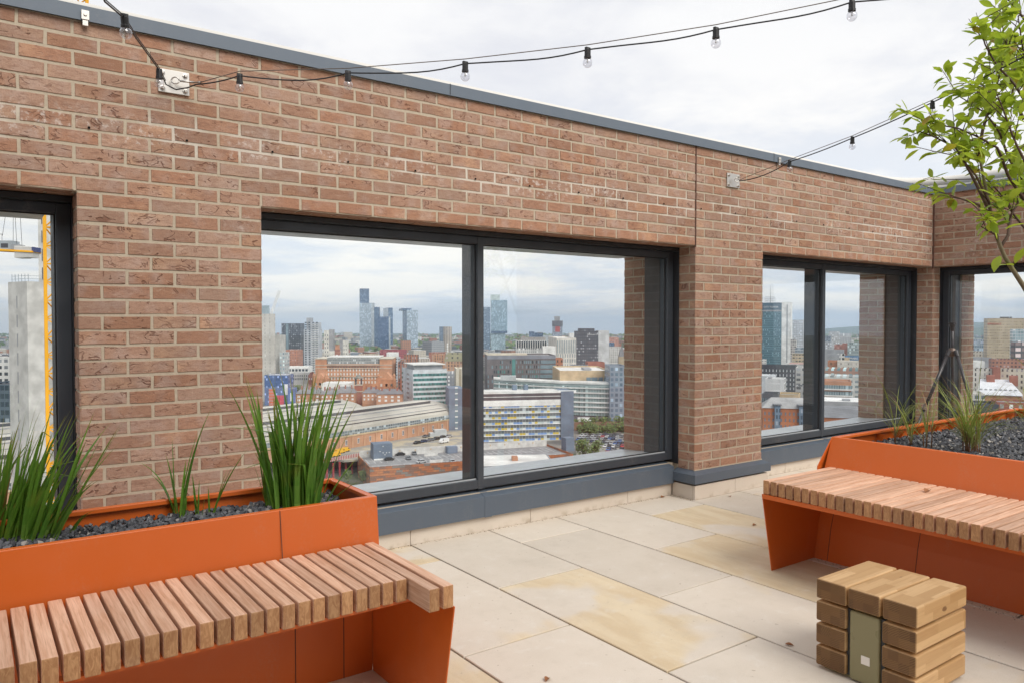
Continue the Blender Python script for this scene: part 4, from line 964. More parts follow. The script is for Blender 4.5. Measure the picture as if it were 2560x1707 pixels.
for i in range(560):
    d = 640 * (1180 / 640) ** rr.random(); sx_ = rr.choice((rr.uniform(-500, 0), rr.uniform(160, 640), rr.uniform(170, 630), rr.uniform(1590, 1890), rr.uniform(2170, 2400))); c = CAM + d * (FH + (sx_ - 1280) / FPX * RT)
    w_, l_, h = rr.uniform(10, 34), rr.uniform(10, 34), rr.uniform(7, 22); a = rr.uniform(0, .4) - YAW; z_ = gz(d); ca, sa = math.cos(a), math.sin(a)
    P = [(c.x + x * ca - y * sa, c.y + x * sa + y * ca) for x, y in ((-w_ / 2, -l_ / 2), (w_ / 2, -l_ / 2), (w_ / 2, l_ / 2), (-w_ / 2, l_ / 2))]
    t = rr.choice(((.6, .6, .58), (.34, .14, .09), (.38, .19, .12), (.3, .31, .33), (.5, .45, .38)))
    fb_.add([(*p, z_) for p in P] + [(*p, z_ + h) for p in P], [(0, 1, 5, 4), (1, 2, 6, 5), (2, 3, 7, 6), (3, 0, 4, 7)], t); fb_.add([(*p, z_ + h) for p in P], [(0, 1, 2, 3)], rr.choice(((.3, .3, .31), (.5, .5, .48), (.15, .15, .17))))
def f_far(q, b):
    c = q.new('ShaderNodeAttribute', attribute_name='tint').outputs['Color']; o = q.obj(); x, y, z = q.xyz(o); nz = q.xyz(q.new('ShaderNodeTexCoord').outputs['Normal'])[2]
    u = q.m('ADD', x, q.m('MULTIPLY', y, .7)); m_ = q.m('MULTIPLY', q.m('LESS_THAN', q.m('FRACT', q.m('DIVIDE', z, 3.2)), .45), q.m('LESS_THAN', q.m('FRACT', q.m('DIVIDE', u, 3.)), .5))
    m_ = q.m('MULTIPLY', m_, q.m('LESS_THAN', q.m('ABSOLUTE', nz), .5)); bc(q, q.mix(q.m('MULTIPLY', m_, .75), c, (.06, .07, .08)))
tag(obj('distant_city', fb_, mat('far_city', f_far)), 'far off low rise city spreading to the horizon beyond the towers', 'distant city', kind='stuff')
def clump(mb, c, w_, h, n, rr, sz):
    for i in range(n):
        v = Vector((rr.gauss(0, .42), rr.gauss(0, .42), rr.gauss(0, .30))); v = Vector((max(-1, min(1, v.x)) * w_ / 2, max(-1, min(1, v.y)) * w_ / 2, h * (.5 + max(-.5, min(.5, v.z)))))
        a = Vector((rr.gauss(0, 1), rr.gauss(0, 1), rr.gauss(0, 1))).normalized() * sz * rr.uniform(.5, 1.2); b = a.orthogonal().normalized() * sz * rr.uniform(.5, 1.)
        p = Vector(c) + v; mb.quad(p - a, p - b, p + a, p + b, t=(max(.01, rr.random()),) * 3)
wd = MB()
for i in range(900):
    d = 1500 * (8200 / 1500) ** (rr.random() ** .8); u = rr.uniform(-.8, .95); c = CAM + d * (FH + u * RT)
    clump(wd, (c.x, c.y, gz(d)), rr.uniform(30, 130), rr.uniform(9, 17), 16, rr, 9)
def f_leafage(q, b):
    r_ = q.new('ShaderNodeAttribute', attribute_name='tint').outputs['Fac']
    c = q.mix(r_, (.05, .09, .02), (.15, .21, .05)); bc(q, c); b.inputs['Roughness'].default_value = .6
FOL = mat('foliage', f_leafage)
tag(obj('distant_woods', wd, FOL), 'far off belts of trees between the suburbs', 'woodland', kind='stuff')
def tree(label, sx, yb, d, w_, h, n=900, group='trees in the city below', sz=None, zb=None):
    c = CAM + d * (FH + (sx - 1280) / FPX * RT); z_ = gz(d) if zb is None else zb
    t = thing('city_tree', label, 'tree', (c.x, c.y, z_), 0, group); rq = random.Random(int(sx * 7 + d))
    tk_ = MB(); tk_.tube([(0, 0, 0), (.1, .05, h * .3), (.0, .1, h * .62)], [h * .03, h * .024, h * .01], 7)
    for k in range(4): a = rq.uniform(0, 6.28); tk_.tube([(.05, .05, h * .3), (math.cos(a) * w_ * .2, math.sin(a) * w_ * .2, h * .58)], [h * .015, h * .006], 5)
    obj('trunk', tk_, mbark, t, local=True)
    cr = MB()
    for k in range(9):
        a = rq.uniform(0, 6.28); r_ = rq.uniform(0, .32) * w_; clump(cr, (math.cos(a) * r_, math.sin(a) * r_, h * rq.uniform(.18, .62)), w_ * rq.uniform(.35, .6), h * rq.uniform(.3, .42), n // 9, rq, sz or h * .045)
    obj('crown', cr, FOL, t, local=True); return t
for a in (('round dark tree by the scaffolded tower', 748, 985, 672, 14, 13), ('second dark tree right of the round one by the scaffolded tower', 772, 985, 668, 9, 10), ('bright green tree in front of the parked cars, left of two', 1458, 1143, 365, 11, 11.5), ('bright green tree in front of the parked cars, right of two', 1490, 1142, 368, 10, 10),
          ('young tree in the yard beside the red viaduct columns', 868, 1205, 312, 6, 6), ('pale bush against the orange clad car park', 905, 1210, 306, 5.5, 7), ('tree on the forecourt of the terracotta fire station', 962, 978, 600, 9, 9), ('tree at the bottom of the left window beside the concrete core', 12, 1130, 330, 14, 15), ('dark tree behind the concrete core in the left window', 5, 1040, 420, 16, 20)): tree(*a)

# ---- left window: concrete core and cranes
t, W, D, H = bld('concrete_core', 'bare concrete lift core with slit openings and a guard rail on top', 22, 69, 706, 130, -30, xs=97, body=CONC, roof=CONC, par=.2, cat='building')
for i in range(14):
    part('slit_window', unit_box(GREYC), t, (W * .47, 0, H - 4.5 - 3.2 * i), (.26, .1, 2.1))
rl = MB()
for k in range(2): rl.box((.6, .3, H + .45 + .5 * k), (W - .2, .36, H + .5 + .5 * k)); rl.box((W - .3, .3, H + .45 + .5 * k), (W - .24, D - .3, H + .5 + .5 * k))
for i in range(6): rl.box((.6 + (W - .8) * i / 5, .3, H - .2), (.66 + (W - .8) * i / 5, .36, H + 1.3))
obj('guard_rail', rl, plain('rail_steel', (.25, .3, .34)), t, local=True)
t, W, D, H = bld('concrete_core', 'taller concrete core rising past the yellow crane mast in the left window', 99, 175, 250, 140, 8, D=6, body=CONC, roof=CONC, par=.2)
for i in range(24): part('slit_window', unit_box(DGREY), t, (W * .13, 0, H - 6 - 3.4 * i), (.1, .2, 2.2))
bld('office_block', 'white office block with small windows left of the concrete core', -70, 24, 895, 420, 5, body=facade('whiteoff', (.6, .6, .58), (.06, .07, .08), 3.6, 3.2, .6, .5), roof=ROOFG)
bld('office_block', 'dark glass office block low down left of the concrete core', -60, 26, 960, 330, 0, D=25, body=facade('dkglass', (.07, .10, .13), (.03, .05, .07), 3.6, 2, .85, .6), roof=DGREY)
def lattice(mb, p0, p1, w_, bay, r, leg):
    ax = (p1 - p0).normalized(); L = (p1 - p0).length; a = ax.cross(Vector((0, 0, 1))); a = RT.copy() if a.length < .1 else a.normalized(); b = ax.cross(a); n = int(L / bay)
    C = [(a * s1 + b * s2) * w_ / 2 for s1, s2 in ((-1, -1), (1, -1), (1, 1), (-1, 1))]
    for c in C: mb.tube([p0 + c, p1 + c], leg, 4)
    for i in range(n):
        q0, q1 = p0 + ax * bay * i, p0 + ax * bay * (i + 1)
        for k in range(4):
            c0, c1 = C[k], C[(k + 1) % 4]; mb.tube([q0 + c0, q0 + c1], r, 4); mb.tube([q0 + (c0 if i % 2 else c1), q1 + (c1 if i % 2 else c0)], r, 4)
base = CAM + 53 * (FH + (173 - 1280) / FPX * RT)
t = thing('tower_crane', 'yellow lattice mast of a tower crane close to the left window', 'crane', (base.x, base.y, GR))
mb = MB(); lattice(mb, Vector((base.x, base.y, GR)), Vector((base.x, base.y, 27)), 2.0, 1.25, .05, .15); obj('mast', mb, YEL_, t)
mb = MB(); mb.box((base.x - 1.3, base.y - 1.3, 27), (base.x + 1.3, base.y + 1.3, 28.5)); obj('slewing_ring', mb, YEL_, t)
base = CAM + 96 * (FH + (-210 - 1280) / FPX * RT)
t = thing('tower_crane', 'grey tower crane whose counter jib and concrete counterweight hang into the left window', 'crane', (base.x, base.y, GR))
mb = MB(); lattice(mb, Vector((base.x, base.y, GR)), Vector((base.x, base.y, 13)), 2.0, 1.6, .05, .12); obj('mast', mb, YEL_, t)
z0 = at(40, 628, 96).z; e0, e1 = at(-240, 612, 96), at(82, 630, 96)
mb = MB(); mb.tube([e0, e1], .16, 4); mb.tube([e0 + FH * 1.6, e1 + FH * 1.6], .16, 4)
for i in range(13): q = e0.lerp(e1, i / 12); mb.tube([q, q + FH * 1.6], .08, 4)
obj('counter_jib', mb, YEL_, t)
def slab(name, sx0, sx1, y0, y1, m, dd=1.5):
    a, b = at(sx0, y1, 96), at(sx1, y0, 96); q = MB(); q.prism([a, Vector((b.x, b.y, a.z)), b, Vector((a.x, a.y, b.z))], FH * dd); obj(name, q, m, t)
slab('counterweight', 37, 80, 618, 644, plain('pale_concrete', (.55, .54, .52))); slab('counterweight_frame', 36, 58, 615, 645, CONC, 1.55); slab('winch', 27, 44, 611, 624, GREYC); slab('motor_house', -20, 30, 602, 624, plain('machine', (.36, .4, .43)))
slab('end_panel', 79, 84, 618, 630, plain('navy', (.06, .08, .2))); slab('sign_board', 2, 20, 609, 620, DGREY, 1.6)
mb = MB()
for a, b in (((33, 612), (33, 460)), ((42, 611), (33, 460)), ((55, 615), (46, 460)), ((6, 590), (24, 470)), ((5, 604), (5, 585)), ((0, 586), (6, 586))): mb.tube([at(*a, 96.5), at(*b, 96.5)], .035, 4)
obj('pendant_line', mb, DGREY, t)

# ---- large window, left pane
t, W, D, H = bld('tower_block', 'unfinished pale tower at the left edge of the large window, blue netting round its foot', 620, 685, 785, 640, -4, xs=688, body=facade('unfin', (.56, .53, .48), (.4, .38, .36), 3.1, 4.2, .14, .6, .1), roof=CONC, plant=(plain('blue_cage', (.34, .42, .46)), [(.3, .8, .3, .7, 8)]))
t, W, D, H = bld('tower_block', 'stepped pale lower wing of the unfinished tower', 686, 700, 838, 655, 0, D=16, body=plain('pale_panel', (.54, .53, .50)), roof=CONC)
t, W, D, H = bld('tower_block', 'shorter pale blue wing at the foot of the unfinished tower', 698, 711.5, 881, 648, 0, D=14, body=facade('pbl', (.5, .52, .52), (.3, .4, .46), 3.2, 2.4, .5, .5), roof=CONC)
t, W, D, H = bld('scaffold', 'blue netted scaffold with red hoist bay around the foot of the unfinished tower', 660, 719, 937, 610, 0, D=16, body=facade('net', (.07, .115, .27), (.10, .17, .36), 2., 1.3, .82, .84, .1), roof=CONC, par=.3, cat='scaffolding')
q = MB(); q.box((W * .2, -.6, 0), (W * .46, -.1, H * .55)); obj('hoist_frame', q, plain('hoist_red', (.62, .12, .05)), t, local=True)
for i in range(6): q = MB(); q.box((W * .18, -.62, H * .1 * i + 1), (W * .47, -.61 + .3, H * .1 * i + 1.5)); obj('floor_edge', q, GREYC, t, local=True)
q = MB(); q.box((W * .5, -.5, 0), (W * .83, -.1, H * .33)); obj('pink_hoarding', q, PINKR, t, local=True)
q = MB(); q.box((W * .86, -.4, H * .35), (W * .99, -.1, H * .7)); obj('white_banner', q, WHT, t, local=True)
t, W, D, H = bld('scaffold', 'lower blue netted scaffold right of the taller one', 719, 732, 970, 600, 0, D=10, body=BLUEN, roof=CONC, par=.3, cat='scaffolding')
q = MB(); q.box((W * .45, -.4, H * .3), (W * .9, -.1, H * .75)); obj('white_banner', q, WHT, t, local=True)
t = thing('tower_crane', 'faint white luffing crane above the unfinished tower', 'crane', tuple(at(676, 785, 700))); mb = MB(); lattice(mb, at(676, 790, 700), at(699, 727, 700), 1.6, 2.6, .12, .22); obj('jib', mb, WHT, t)
mb = MB(); mb.tube([at(699, 727, 700), at(698, 775, 700)], .12, 4); mb.tube([at(676, 790, 700), at(670, 800, 700)], .5, 4); obj('hoist_rope', mb, WHT, t)
DK = facade('darktower', (.045, .05, .065), (.16, .18, .21), 3., 2.6, .34, .62, .35)
t, W, D, H = bld('tower_block', 'dark clad apartment tower with pale strip, left of the grey balcony tower', 704, 752, 808.6, 1100, 0, D=20, body=DK, roof=DGREY)
q = MB(); q.box((W * .22, -.25, H * .38), (W * .36, .1, H - .6)); obj('pale_strip', q, GLS, t, local=True)
t, W, D, H = bld('tower_block', 'pale grey balcony tower with a stair tower on top', 759.5, 797, 823, 1000, 0, D=18, xs=None, body=plain('pale_grey', (.46, .48, .51)), roof=ROOFP)
windows(t, W, D, 22, 4, .45, 3, 3.0, .55, DGL, cap=88)
q = MB(); q.box((W * .28, 2, H - .5), (W * .97, D - 2, H + 9)); obj('upper_block', q, plain('pale_grey', (.46, .48, .51)), t, local=True)
q = MB(); q.box((W * .14, 3, H - .5), (W * .45, D - 4, H + 15)); obj('stair_tower', q, GREYC, t, local=True)
for i in range(21):
    q = MB(); q.box((W * .5, -1.2, 3.2 + 3. * i), (W * .96, 0, 3.9 + 3. * i)); obj('balcony', q, WHT, t, local=True)
bld('apartment_block', 'salmon brick apartment block in front of the dark tower', 711.5, 744, 874, 900, -6, xs=None, D=16, body=facade('salmon', (.46, .205, .13), (.20, .15, .14), 3., 2.9, .3, .5), roof=ROOFP, par=.5)
t, W, D, H = bld('office_block', 'low white block with teal corner, below the salmon brick block', 711, 770, 917, 800, 2, D=20, body=WHT, roof=ROOFP)
windows(t, W, D, 1, 7, .7, H - 4.6, 3.2, .8, DGL)
t, W, D, H = bld('terraced_building', 'long white row with dark roof and small windows beyond the trees', 726, 773, 932, 720, 2, D=12, body=plain('pale_row', (.48, .47, .47)), roof=SLATE); windows(t, W, D, 2, 9, .42, H - 6.4, 3., .6, DGL)
t, W, D, H = bld('gabled_house', 'small red gabled house at the end of the white row', 770, 781, 938, 700, 0, D=10, body=RBRK, roof=SLATE); gable_roof(t, W, D, H, 3, RBRK, 'y'); windows(t, W, D, 1, 2, .4, H - 4, 3, .6, WHT)
TW = plain('white_tower', (.66, .63, .56)); GS = plain('taupe', (.32, .31, .31))
for lab, xa, xb, xc, y0, y1 in (('white tower with few square windows and taupe side, left of a pair', 810, 822, 833, 826, 825), ('white tower with taupe side, right of a pair', 857, 868, 847, 851, 850)):
    t, W, D, H = bld('tower_block', lab, xa, xb, y0, 1300, 0, D=12, body=TW, roof=ROOFP); windows(t, W, D, 6, 2, .3, H - 45, 7., .42, DGREY)
    x0, x1 = sorted(((xc - xa) * 1300 / FPX, ((xb if xc > xb else xa) - xa) * 1300 / FPX)); q = MB(); q.box((x0, 1, 0), (x1, 11, H + 1.5)); obj('side_core', q, GS, t, local=True)
bld('office_block', 'low cream block joining the pair of white towers', 820, 848, 877, 1290, 0, D=14, body=TW, roof=ROOFG)
t, W, D, H = bld('clock_tower', 'red brick clock tower with a domed cupola behind the warehouse', 836.5, 848, 873, 1150, 0, D=7, body=RBRK, roof=SLATE, par=.2, cat='tower')
q = MB(); q.box((W * .12, .9, H - .3), (W * .88, D - .9, H + 7)); u_ = obj('belfry', q, TERR, t, local=True); q = MB(); q.lathe([(W * .5, 0), (W * .46, 2), (W * .3, 4.2), (.1, 5.2), (.05, 7)], (W / 2, D / 2, H + 7), k=12); obj('dome', q, plain('copper', (.30, .33, .26)), t, local=True)
q = MB(); q.lathe([(0, .3), (2., .3), (2.2, 0)], (W / 2, 0, H - 10), (0, -1, 0), 16); obj('clock_face', q, WHT, t, local=True)
for k in range(3): q = MB(); q.box((-.4, -.4, H - .2 - 5 * k), (W + .4, D + .4, H + .5 - 5 * k)); obj('cornice', q, TERR, t, local=True)
for a in ((832, 870, 1145), (852, 872, 1140)): pass
DS = facade('glasst', (.105, .165, .26), (.05, .095, .17), 3.1, 1.9, .55, .8, .26, .2); DS2 = facade('glasst2', (.40, .46, .52), (.17, .235, .30), 3.1, 1.9, .55, .8, .34, .25); DS3 = facade('glasst3', (.46, .50, .53), (.33, .38, .42), 3.1, 1.6, .45, .8, .1, .25); DSD = facade('glasst4', (.05, .09, .16), (.08, .14, .22), 3.1, 2., .4, .6, .25, .2)
gp = 'cluster of tall blue glass towers on the skyline'
def tower2(lab, xa, xb, yt, d, th, xs, front, side=None, D=None, crown=2.):
    t, W, D, H = bld('skyscraper', lab, xa, xb, yt, d, th, D or 24, xs, front, DGREY, crown, cat='skyscraper', group=gp)
    if side:
        q = MB(); x = -.3 if xs and xs < xa else W; q.box((x, -.1, 0), (x + .3, D + .1, H + .2)); obj('side_facade', q, side, t, local=True)
    return t, W, D, H
t, W, D, H = tower2('tallest blue glass tower of the skyline cluster, upper part narrower', 899.6, 923.2, 722, 1950, 9, 892.4, DS, DSD)
q = MB(); q.box((-.6, -1.2, 0), (W * 1.24, 0, H - 37)); obj('front_bay', q, DS2, t, local=True)
tower2('pale strip tower immediately right of the tallest one', 926, 935, 757.7, 2010, 4, None, DS3)
tower2('narrow blue tower third from the left in the skyline cluster', 935, 948, 768, 2020, 4, None, DS)
tower2('blue and pale tower at the right of the skyline cluster, half hidden', 971, 982.2, 769.7, 2040, 18, 951, DS, DS3)
t, W, D, H = tower2('broad dark blue tower standing in front of the skyline cluster', 944.7, 972, 792, 1900, 6, 929, facade('glasst5', (.07, .125, .23), (.035, .07, .145), 3.1, 2., .5, .75, .3, .2), DSD); q = MB(); q.box((W, -.2, 0), (W + 3.8, 4, H)); obj('pale_edge', q, DS3, t, local=True)
t, W, D, H = tower2('separate pale glass tower with dark left side, right of the cluster', 1017, 1045, 775.5, 1700, 14, 1002, DS2, DSD); q = MB(); q.box((-9, 3, H - 1), (W * .45, D - 3, H + 4)); obj('crown', q, DS, t, local=True)
t, W, D, H = bld('tower_block', 'dark blue tower with beige wavy stripes and white upright lettering', 1108, 1129.6, 817, 1500, 16, 16, 1098.6, facade('stripes', (.42, .37, .32), (.42, .37, .32), 3., 1.5, .2, .2, 0, .5, None, 1.5), DGREY, cat='skyscraper')
q = MB(); q.box((-.3, -.1, 0), (0, D, H)); obj('side_facade', q, DS, t, local=True)
for i in range(4): q = MB(); q.box((W * .42, -.4, H - 36 - 4.6 * i), (W * .56, -.1, H - 32.6 - 4.6 * i)); obj('letter', q, WHT, t, local=True)
t = thing('stadium_roof', 'thin white roof truss and arch of a distant stadium', 'stadium', tuple(at(1095, 850, 3000)))
mb = MB(); mb.tube([at(1046, 846, 3000), at(1100, 845.5, 3000), at(1190, 847, 3000)], 1.4, 5); mb.tube([at(1080 + 18 * k / 6, 853 - 7 * math.sin(k / 6 * 1.57), 3000) for k in range(7)], 1.6, 5); mb.tube([at(1098, 846, 3000), at(1098, 858, 3000)], 1.2, 5); obj('truss', mb, WHT, t)
# the big orange warehouse
t, W, D, H = bld('warehouse', 'long orange brick warehouse with glazed attic and rows of white windows', 788, 979.5, 910, 690, 3, D=38, body=TERR, roof=ROOFG, par=.6)
m_ = 3.75; q0 = MB(); q0.box((W * .15, 1.5, H - .6), (W * .835, D - 3, H + 5.6)); obj('glazed_attic', q0, facade('attic', (.36, .37, .36), (.22, .24, .25), 2.4, 1.4, .6, .7), t, local=True)
q0 = MB(); q0.box((W * .15, 1.2, H + 5.7), (W * .835, D - 3, H + 6.6)); obj('attic_roof', q0, ROOFP, t, local=True)
for x0, x1 in ((0, .145), (.84, 1.)): q0 = MB(); q0.box((W * x0, -.5, 0), (W * x1, D, H + 4.6)); obj('end_pavilion', q0, TERR, t, local=True); q0 = MB(); q0.box((W * x0 - .5, -1., H + 4.6), (W * x1 + .5, D, H + 5.2)); obj('cornice', q0, CREAM, t, local=True)
windows(t, W * .69, D, 4, 17, .42, H - 17.6, m_, .62, plain('sash', (.74, .72, .67)), cap=100)
for o in list(t.children):
    if o.name.startswith('window') and o.type == 'MESH': o.location.x += W * .15; o.location.y = -.02
for z_ in (H - 1, H - 4.1, H - 11.7): q0 = MB(); q0.box((-.3, -.75, z_), (W + .3, .05, z_ + .5)); obj('string_course', q0, CREAM, t, local=True)
for i in range(34): part('attic_window', unit_box(DGREY), t, (W * .15 + W * .69 * (i + .5) / 34, 0, H - 3.2), (.9, .2, 1.3))
# terracotta fire station group
for lab, xa, xb, y, d in (('terracotta gabled pavilion at the left end of the fire station', 784, 815, 948, 640), ('terracotta gabled pavilion at the right end of the fire station', 946, 985, 950, 620)):
    t, W, D, H = bld('gabled_pavilion', lab, xa, xb, y, d, 2, D=14, body=TERR, roof=SLATE, group='terracotta pavilions of the fire station'); gable_roof(t, W, D, H, W * .5, TERR, 'y')
    for k in range(2): windows(t, W, D, 2, 3, .4, H - 9, 4, .55, plain('sash', (.74, .72, .67)))
    for sx in (0, 1): q0 = MB(); q0.box((W * sx - .8, -.8, 0), (W * sx + .8, .8, H + 3)); q0.lathe([(1.1, 0), (1.2, .6), (.1, 3)], (W * sx, 0, H + 3), k=8); obj('turret', q0, TERR, t, local=True)
t, W, D, H = bld('fire_station_tower', 'brick lookout tower with dark open belfry beside the slate roofs', 886, 903.5, 962, 585, 4, D=5.5, body=RBRK, roof=SLATE, cat='tower')
for sx in (.1, .9):
    for sy in (.1, .9): q0 = MB(); q0.box((W * sx - .35, D * sy - .35, H - .5), (W * sx + .35, D * sy + .35, H + 5)); obj('belfry_post', q0, DGREY, t, local=True)
q0 = MB(); q0.lathe([(W * .62, 0), (W * .62, .6), (W * .45, 1.2), (W * .3, 2.5), (.1, 3.3)], (W / 2, D / 2, H + 5), k=10); obj('cupola', q0, plain('lead', (.24, .23, .2)), t, local=True)
for k in range(2): q0 = MB(); q0.box((-.4, -.4, H - .3 - 5 * k), (W + .4, D + .4, H + .3 - 5 * k)); obj('cornice', q0, CREAM, t, local=True)
for lab, xa, xb, y, d, hr in (('low brick range with slate hipped roof left of the lookout tower', 738, 800, 984, 560, 4.5), ('second low brick range with slate roof beside the lookout tower', 800, 842, 985, 558, 4), ('third brick range running up to the lookout tower', 834, 887, 982, 575, 4.5), ('red brick dormered range with slate roof right of the lookout tower', 905, 946, 982, 572, 4), ('brick range with many chimneys in front of the right pavilion', 940, 1004, 985, 560, 3.5)):
    t, W, D, H = bld('brick_range', lab, xa, xb, y, d, 3, D=13, body=BRK, roof=SLATE, group='low brick ranges of the fire station'); gable_roof(t, W, D, H, hr, SLATE, 'x'); windows(t, W, D, 2, max(4, int(W / 4)), .4, H - 5.4, 2.7, .55, WHT)
    for k in range(3): q0 = MB(); x = W * (.2 + .3 * k); q0.box((x - .5, D * .3, H), (x + .5, D * .3 + 1.2, H + hr + 1.2)); obj('chimney', q0, RBRK, t, local=True)
bld('shed', 'pale flat roofed shed in front of the orange warehouse', 802, 872, 958, 610, 2, D=22, body=WHT, roof=ROOFP, par=.2)
bld('office_block', 'red brick block with tall dark window strips right of the warehouse', 1009, 1046.5, 886, 930, 4, xs=998.6, body=facade('strips', (.37, .145, .075), (.10, .09, .09), 3.2, 3.2, .42, .78), roof=ROOFP)
bld('office_block', 'lower red block with dark window strips beside the teal banded office', 994.5, 1010, 905, 720, 6, D=20, body=facade('strips2', (.33, .13, .08), (.08, .08, .09), 3.4, 2.8, .5, .75), roof=ROOFG)
bld('office_block', 'long low maroon block behind the warehouse', 949, 1015, 874, 1300, 3, D=20, body=facade('maroon', (.33, .07, .08), (.22, .06, .07), 4, 3., .4, .5), roof=plain('maroon_roof', (.4, .13, .13)))
bld('office_block', 'small white block in front of the maroon one', 966, 993, 881, 1150, 0, D=16, body=WHT, roof=ROOFP)
bld('apartment_block', 'grey and white apartment block right of the warehouse', 975.5, 998, 893, 860, 3, D=14, body=facade('gw', (.48, .50, .52), (.08, .10, .12), 3., 2.8, .5, .5), roof=ROOFP)
bld('apartment_block', 'cream row with small windows behind the glazed attic', 896, 945, 885, 1080, 2, D=14, body=facade('crm', (.60, .50, .38), (.2, .16, .13), 4, 3, .35, .4), roof=ROOFP)
bld('office_block', 'dark roofed low block left of the cream row', 876, 897, 882, 1120, 0, D=14, body=plain('slatey', (.2, .23, .28)), roof=SLATE)
bld('apartment_block', 'cream striped apartments right of the red strip block', 1047, 1074, 897, 980, 3, D=14, body=facade('crm2', (.58, .52, .44), (.14, .11, .10), 3., 2.2, .45, .75), roof=ROOFP)
bld('apartment_block', 'red brick block with flat roof below the beige striped tower', 1072, 1117, 880, 1080, 4, xs=1064, body=facade('redb', (.35, .12, .075), (.13, .08, .07), 3.2, 2.8, .3, .6), roof=plain('red_roof', (.36, .16, .13)))
bld('apartment_block', 'orange tan block with tall windows in front of the red flat roofed block', 1079, 1111, 884, 1020, 4, D=14, body=facade('ortan', (.48, .25, .14), (.12, .09, .08), 3.4, 3.2, .36, .68), roof=ROOFG)
t, W, D, H = bld('mansard_building', 'tan brick building with olive mansard roof beside the mullion', 1110.5, 1162, 903, 850, 4, D=18, body=facade('tanm', (.50, .29, .18), (.12, .10, .09), 3.4, 3.4, .36, .65), roof=ROOFG)
q0 = MB(); q0.add([(-.2, -.2, H), (W + .2, -.2, H), (W + .2, D, H), (-.2, D, H), (2, 1.6, H + 9.5), (W - 1, 1.6, H + 9.5), (W - 1, D - 2, H + 9.5), (2, D - 2, H + 9.5)], [(0, 1, 5, 4), (1, 2, 6, 5), (2, 3, 7, 6), (3, 0, 4, 7), (4, 5, 6, 7)]); obj('mansard_roof', q0, facade('olive', (.27, .25, .15), (.10, .09, .08), 5, 6, .3, .45), t, local=True)
# teal banded office
t, W, D, H = bld('office_block', 'white office block with teal ribbon windows behind the train shed', 1031.7, 1117.5, 924, 566, 22, xs=1004, body=plain('cool_white', (.60, .63, .66)), roof=ROOFP)
for i in range(8):
    z_ = H - 4.9 - 3.55 * i; q0 = MB(); q0.box((.5, -.14, z_), (W * .985, -.02, z_ + 1.9)); b_ = obj('window_band', q0, TEAL, t, local=True)
    q0 = MB()
    for k in range(22):
        if (k * 7 + i * 3) % 5 < 2 + (k > 8): q0.box((W * (k + .2) / 22, -.17, z_ + .2), (W * (k + .75) / 22, -.141, z_ + 1.8))
    obj('dark_pane', q0, DGL, b_, local=True)
    part('louvre', unit_box(DGL), t, (0, D * .42, z_ + 1.0), (.3, D * .22, .35)); part('louvre', unit_box(DGL), t, (0, D * .42, z_ + .2), (.3, D * .22, .35)); part('side_window', unit_box(TEAL), t, (0, D * .93, z_), (.3, D * .1, 1.8))
q0 = MB(); q0.box((W * .08, D * .12, H - .9), (W * .9, D * .8, H + 3.2)); obj('plant_room', q0, GREYC, t, local=True); q0 = MB(); q0.box((W * .02, D * .05, H + 3.2), (W * .97, D * .9, H + 3.9)); obj('oversail_roof', q0, ROOFP, t, local=True)
bld('apartment_block', 'grey block with white lower storeys right of the teal banded office', 1117.5, 1140, 930, 640, 4, D=16, body=facade('grw', (.30, .31, .34), (.5, .5, .5), 3.2, 3., .4, .5), roof=ROOFP)
bld('office_block', 'tall cream slab partly hidden by the window mullion', 1140, 1180, 921, 560, 8, D=20, body=facade('crs', (.60, .55, .45), (.40, .34, .25), 40, 6., .3, .9), roof=ROOFP)
# train shed
DZ = GR + 7.
tx = (FH * math.cos(R(35)) + RT * math.sin(R(35))); tn = Vector((-tx.y, tx.x, 0)); P0 = onz(900, 1115, DZ)
s_end = (onz(1121, 1069, DZ) - P0).dot(tx)
ts = thing('train_shed', 'long railway train shed with three barrel vaulted pale roofs over a brick side wall', 'station', tuple(P0), math.atan2(tx.y, tx.x))
q0 = MB(); q0.box((-330, 0, 0), (s_end, 1.2, 6.0)); obj('side_wall', q0, plain('station_brick', (.52, .29, .18)), ts, local=True)
q0 = MB(); q0.box((-330, -.3, 5.6), (s_end + .2, 1.3, 6.3)); obj('string_course', q0, TAN, ts, local=True)
n = 24
for i in range(n): 
    x = s_end - 5 - 7.7 * i; part('window', unit_box(WHT), ts, (x, 0, 1.7), (1.3, .25, 2.5)); part('window_void', unit_box(DGREY), ts, (x - .3, -.03, 1.85), (.42, .25, 2.2)); part('window_void', unit_box(DGREY), ts, (x + .3, -.03, 1.85), (.42, .25, 2.2)); part('pier', unit_box(plain('station_pier', (.55, .33, .21))), ts, (x + 3.85, 0, 0), (.7, .6, 5.6))
q0 = MB(); q0.box((-330, .1, 6.3), (s_end, .5, 8.4)); obj('glazed_eave', q0, facade('eave', (.33, .37, .38), (.16, .20, .22), 2.4, 1.6, .8, .8), ts, local=True)
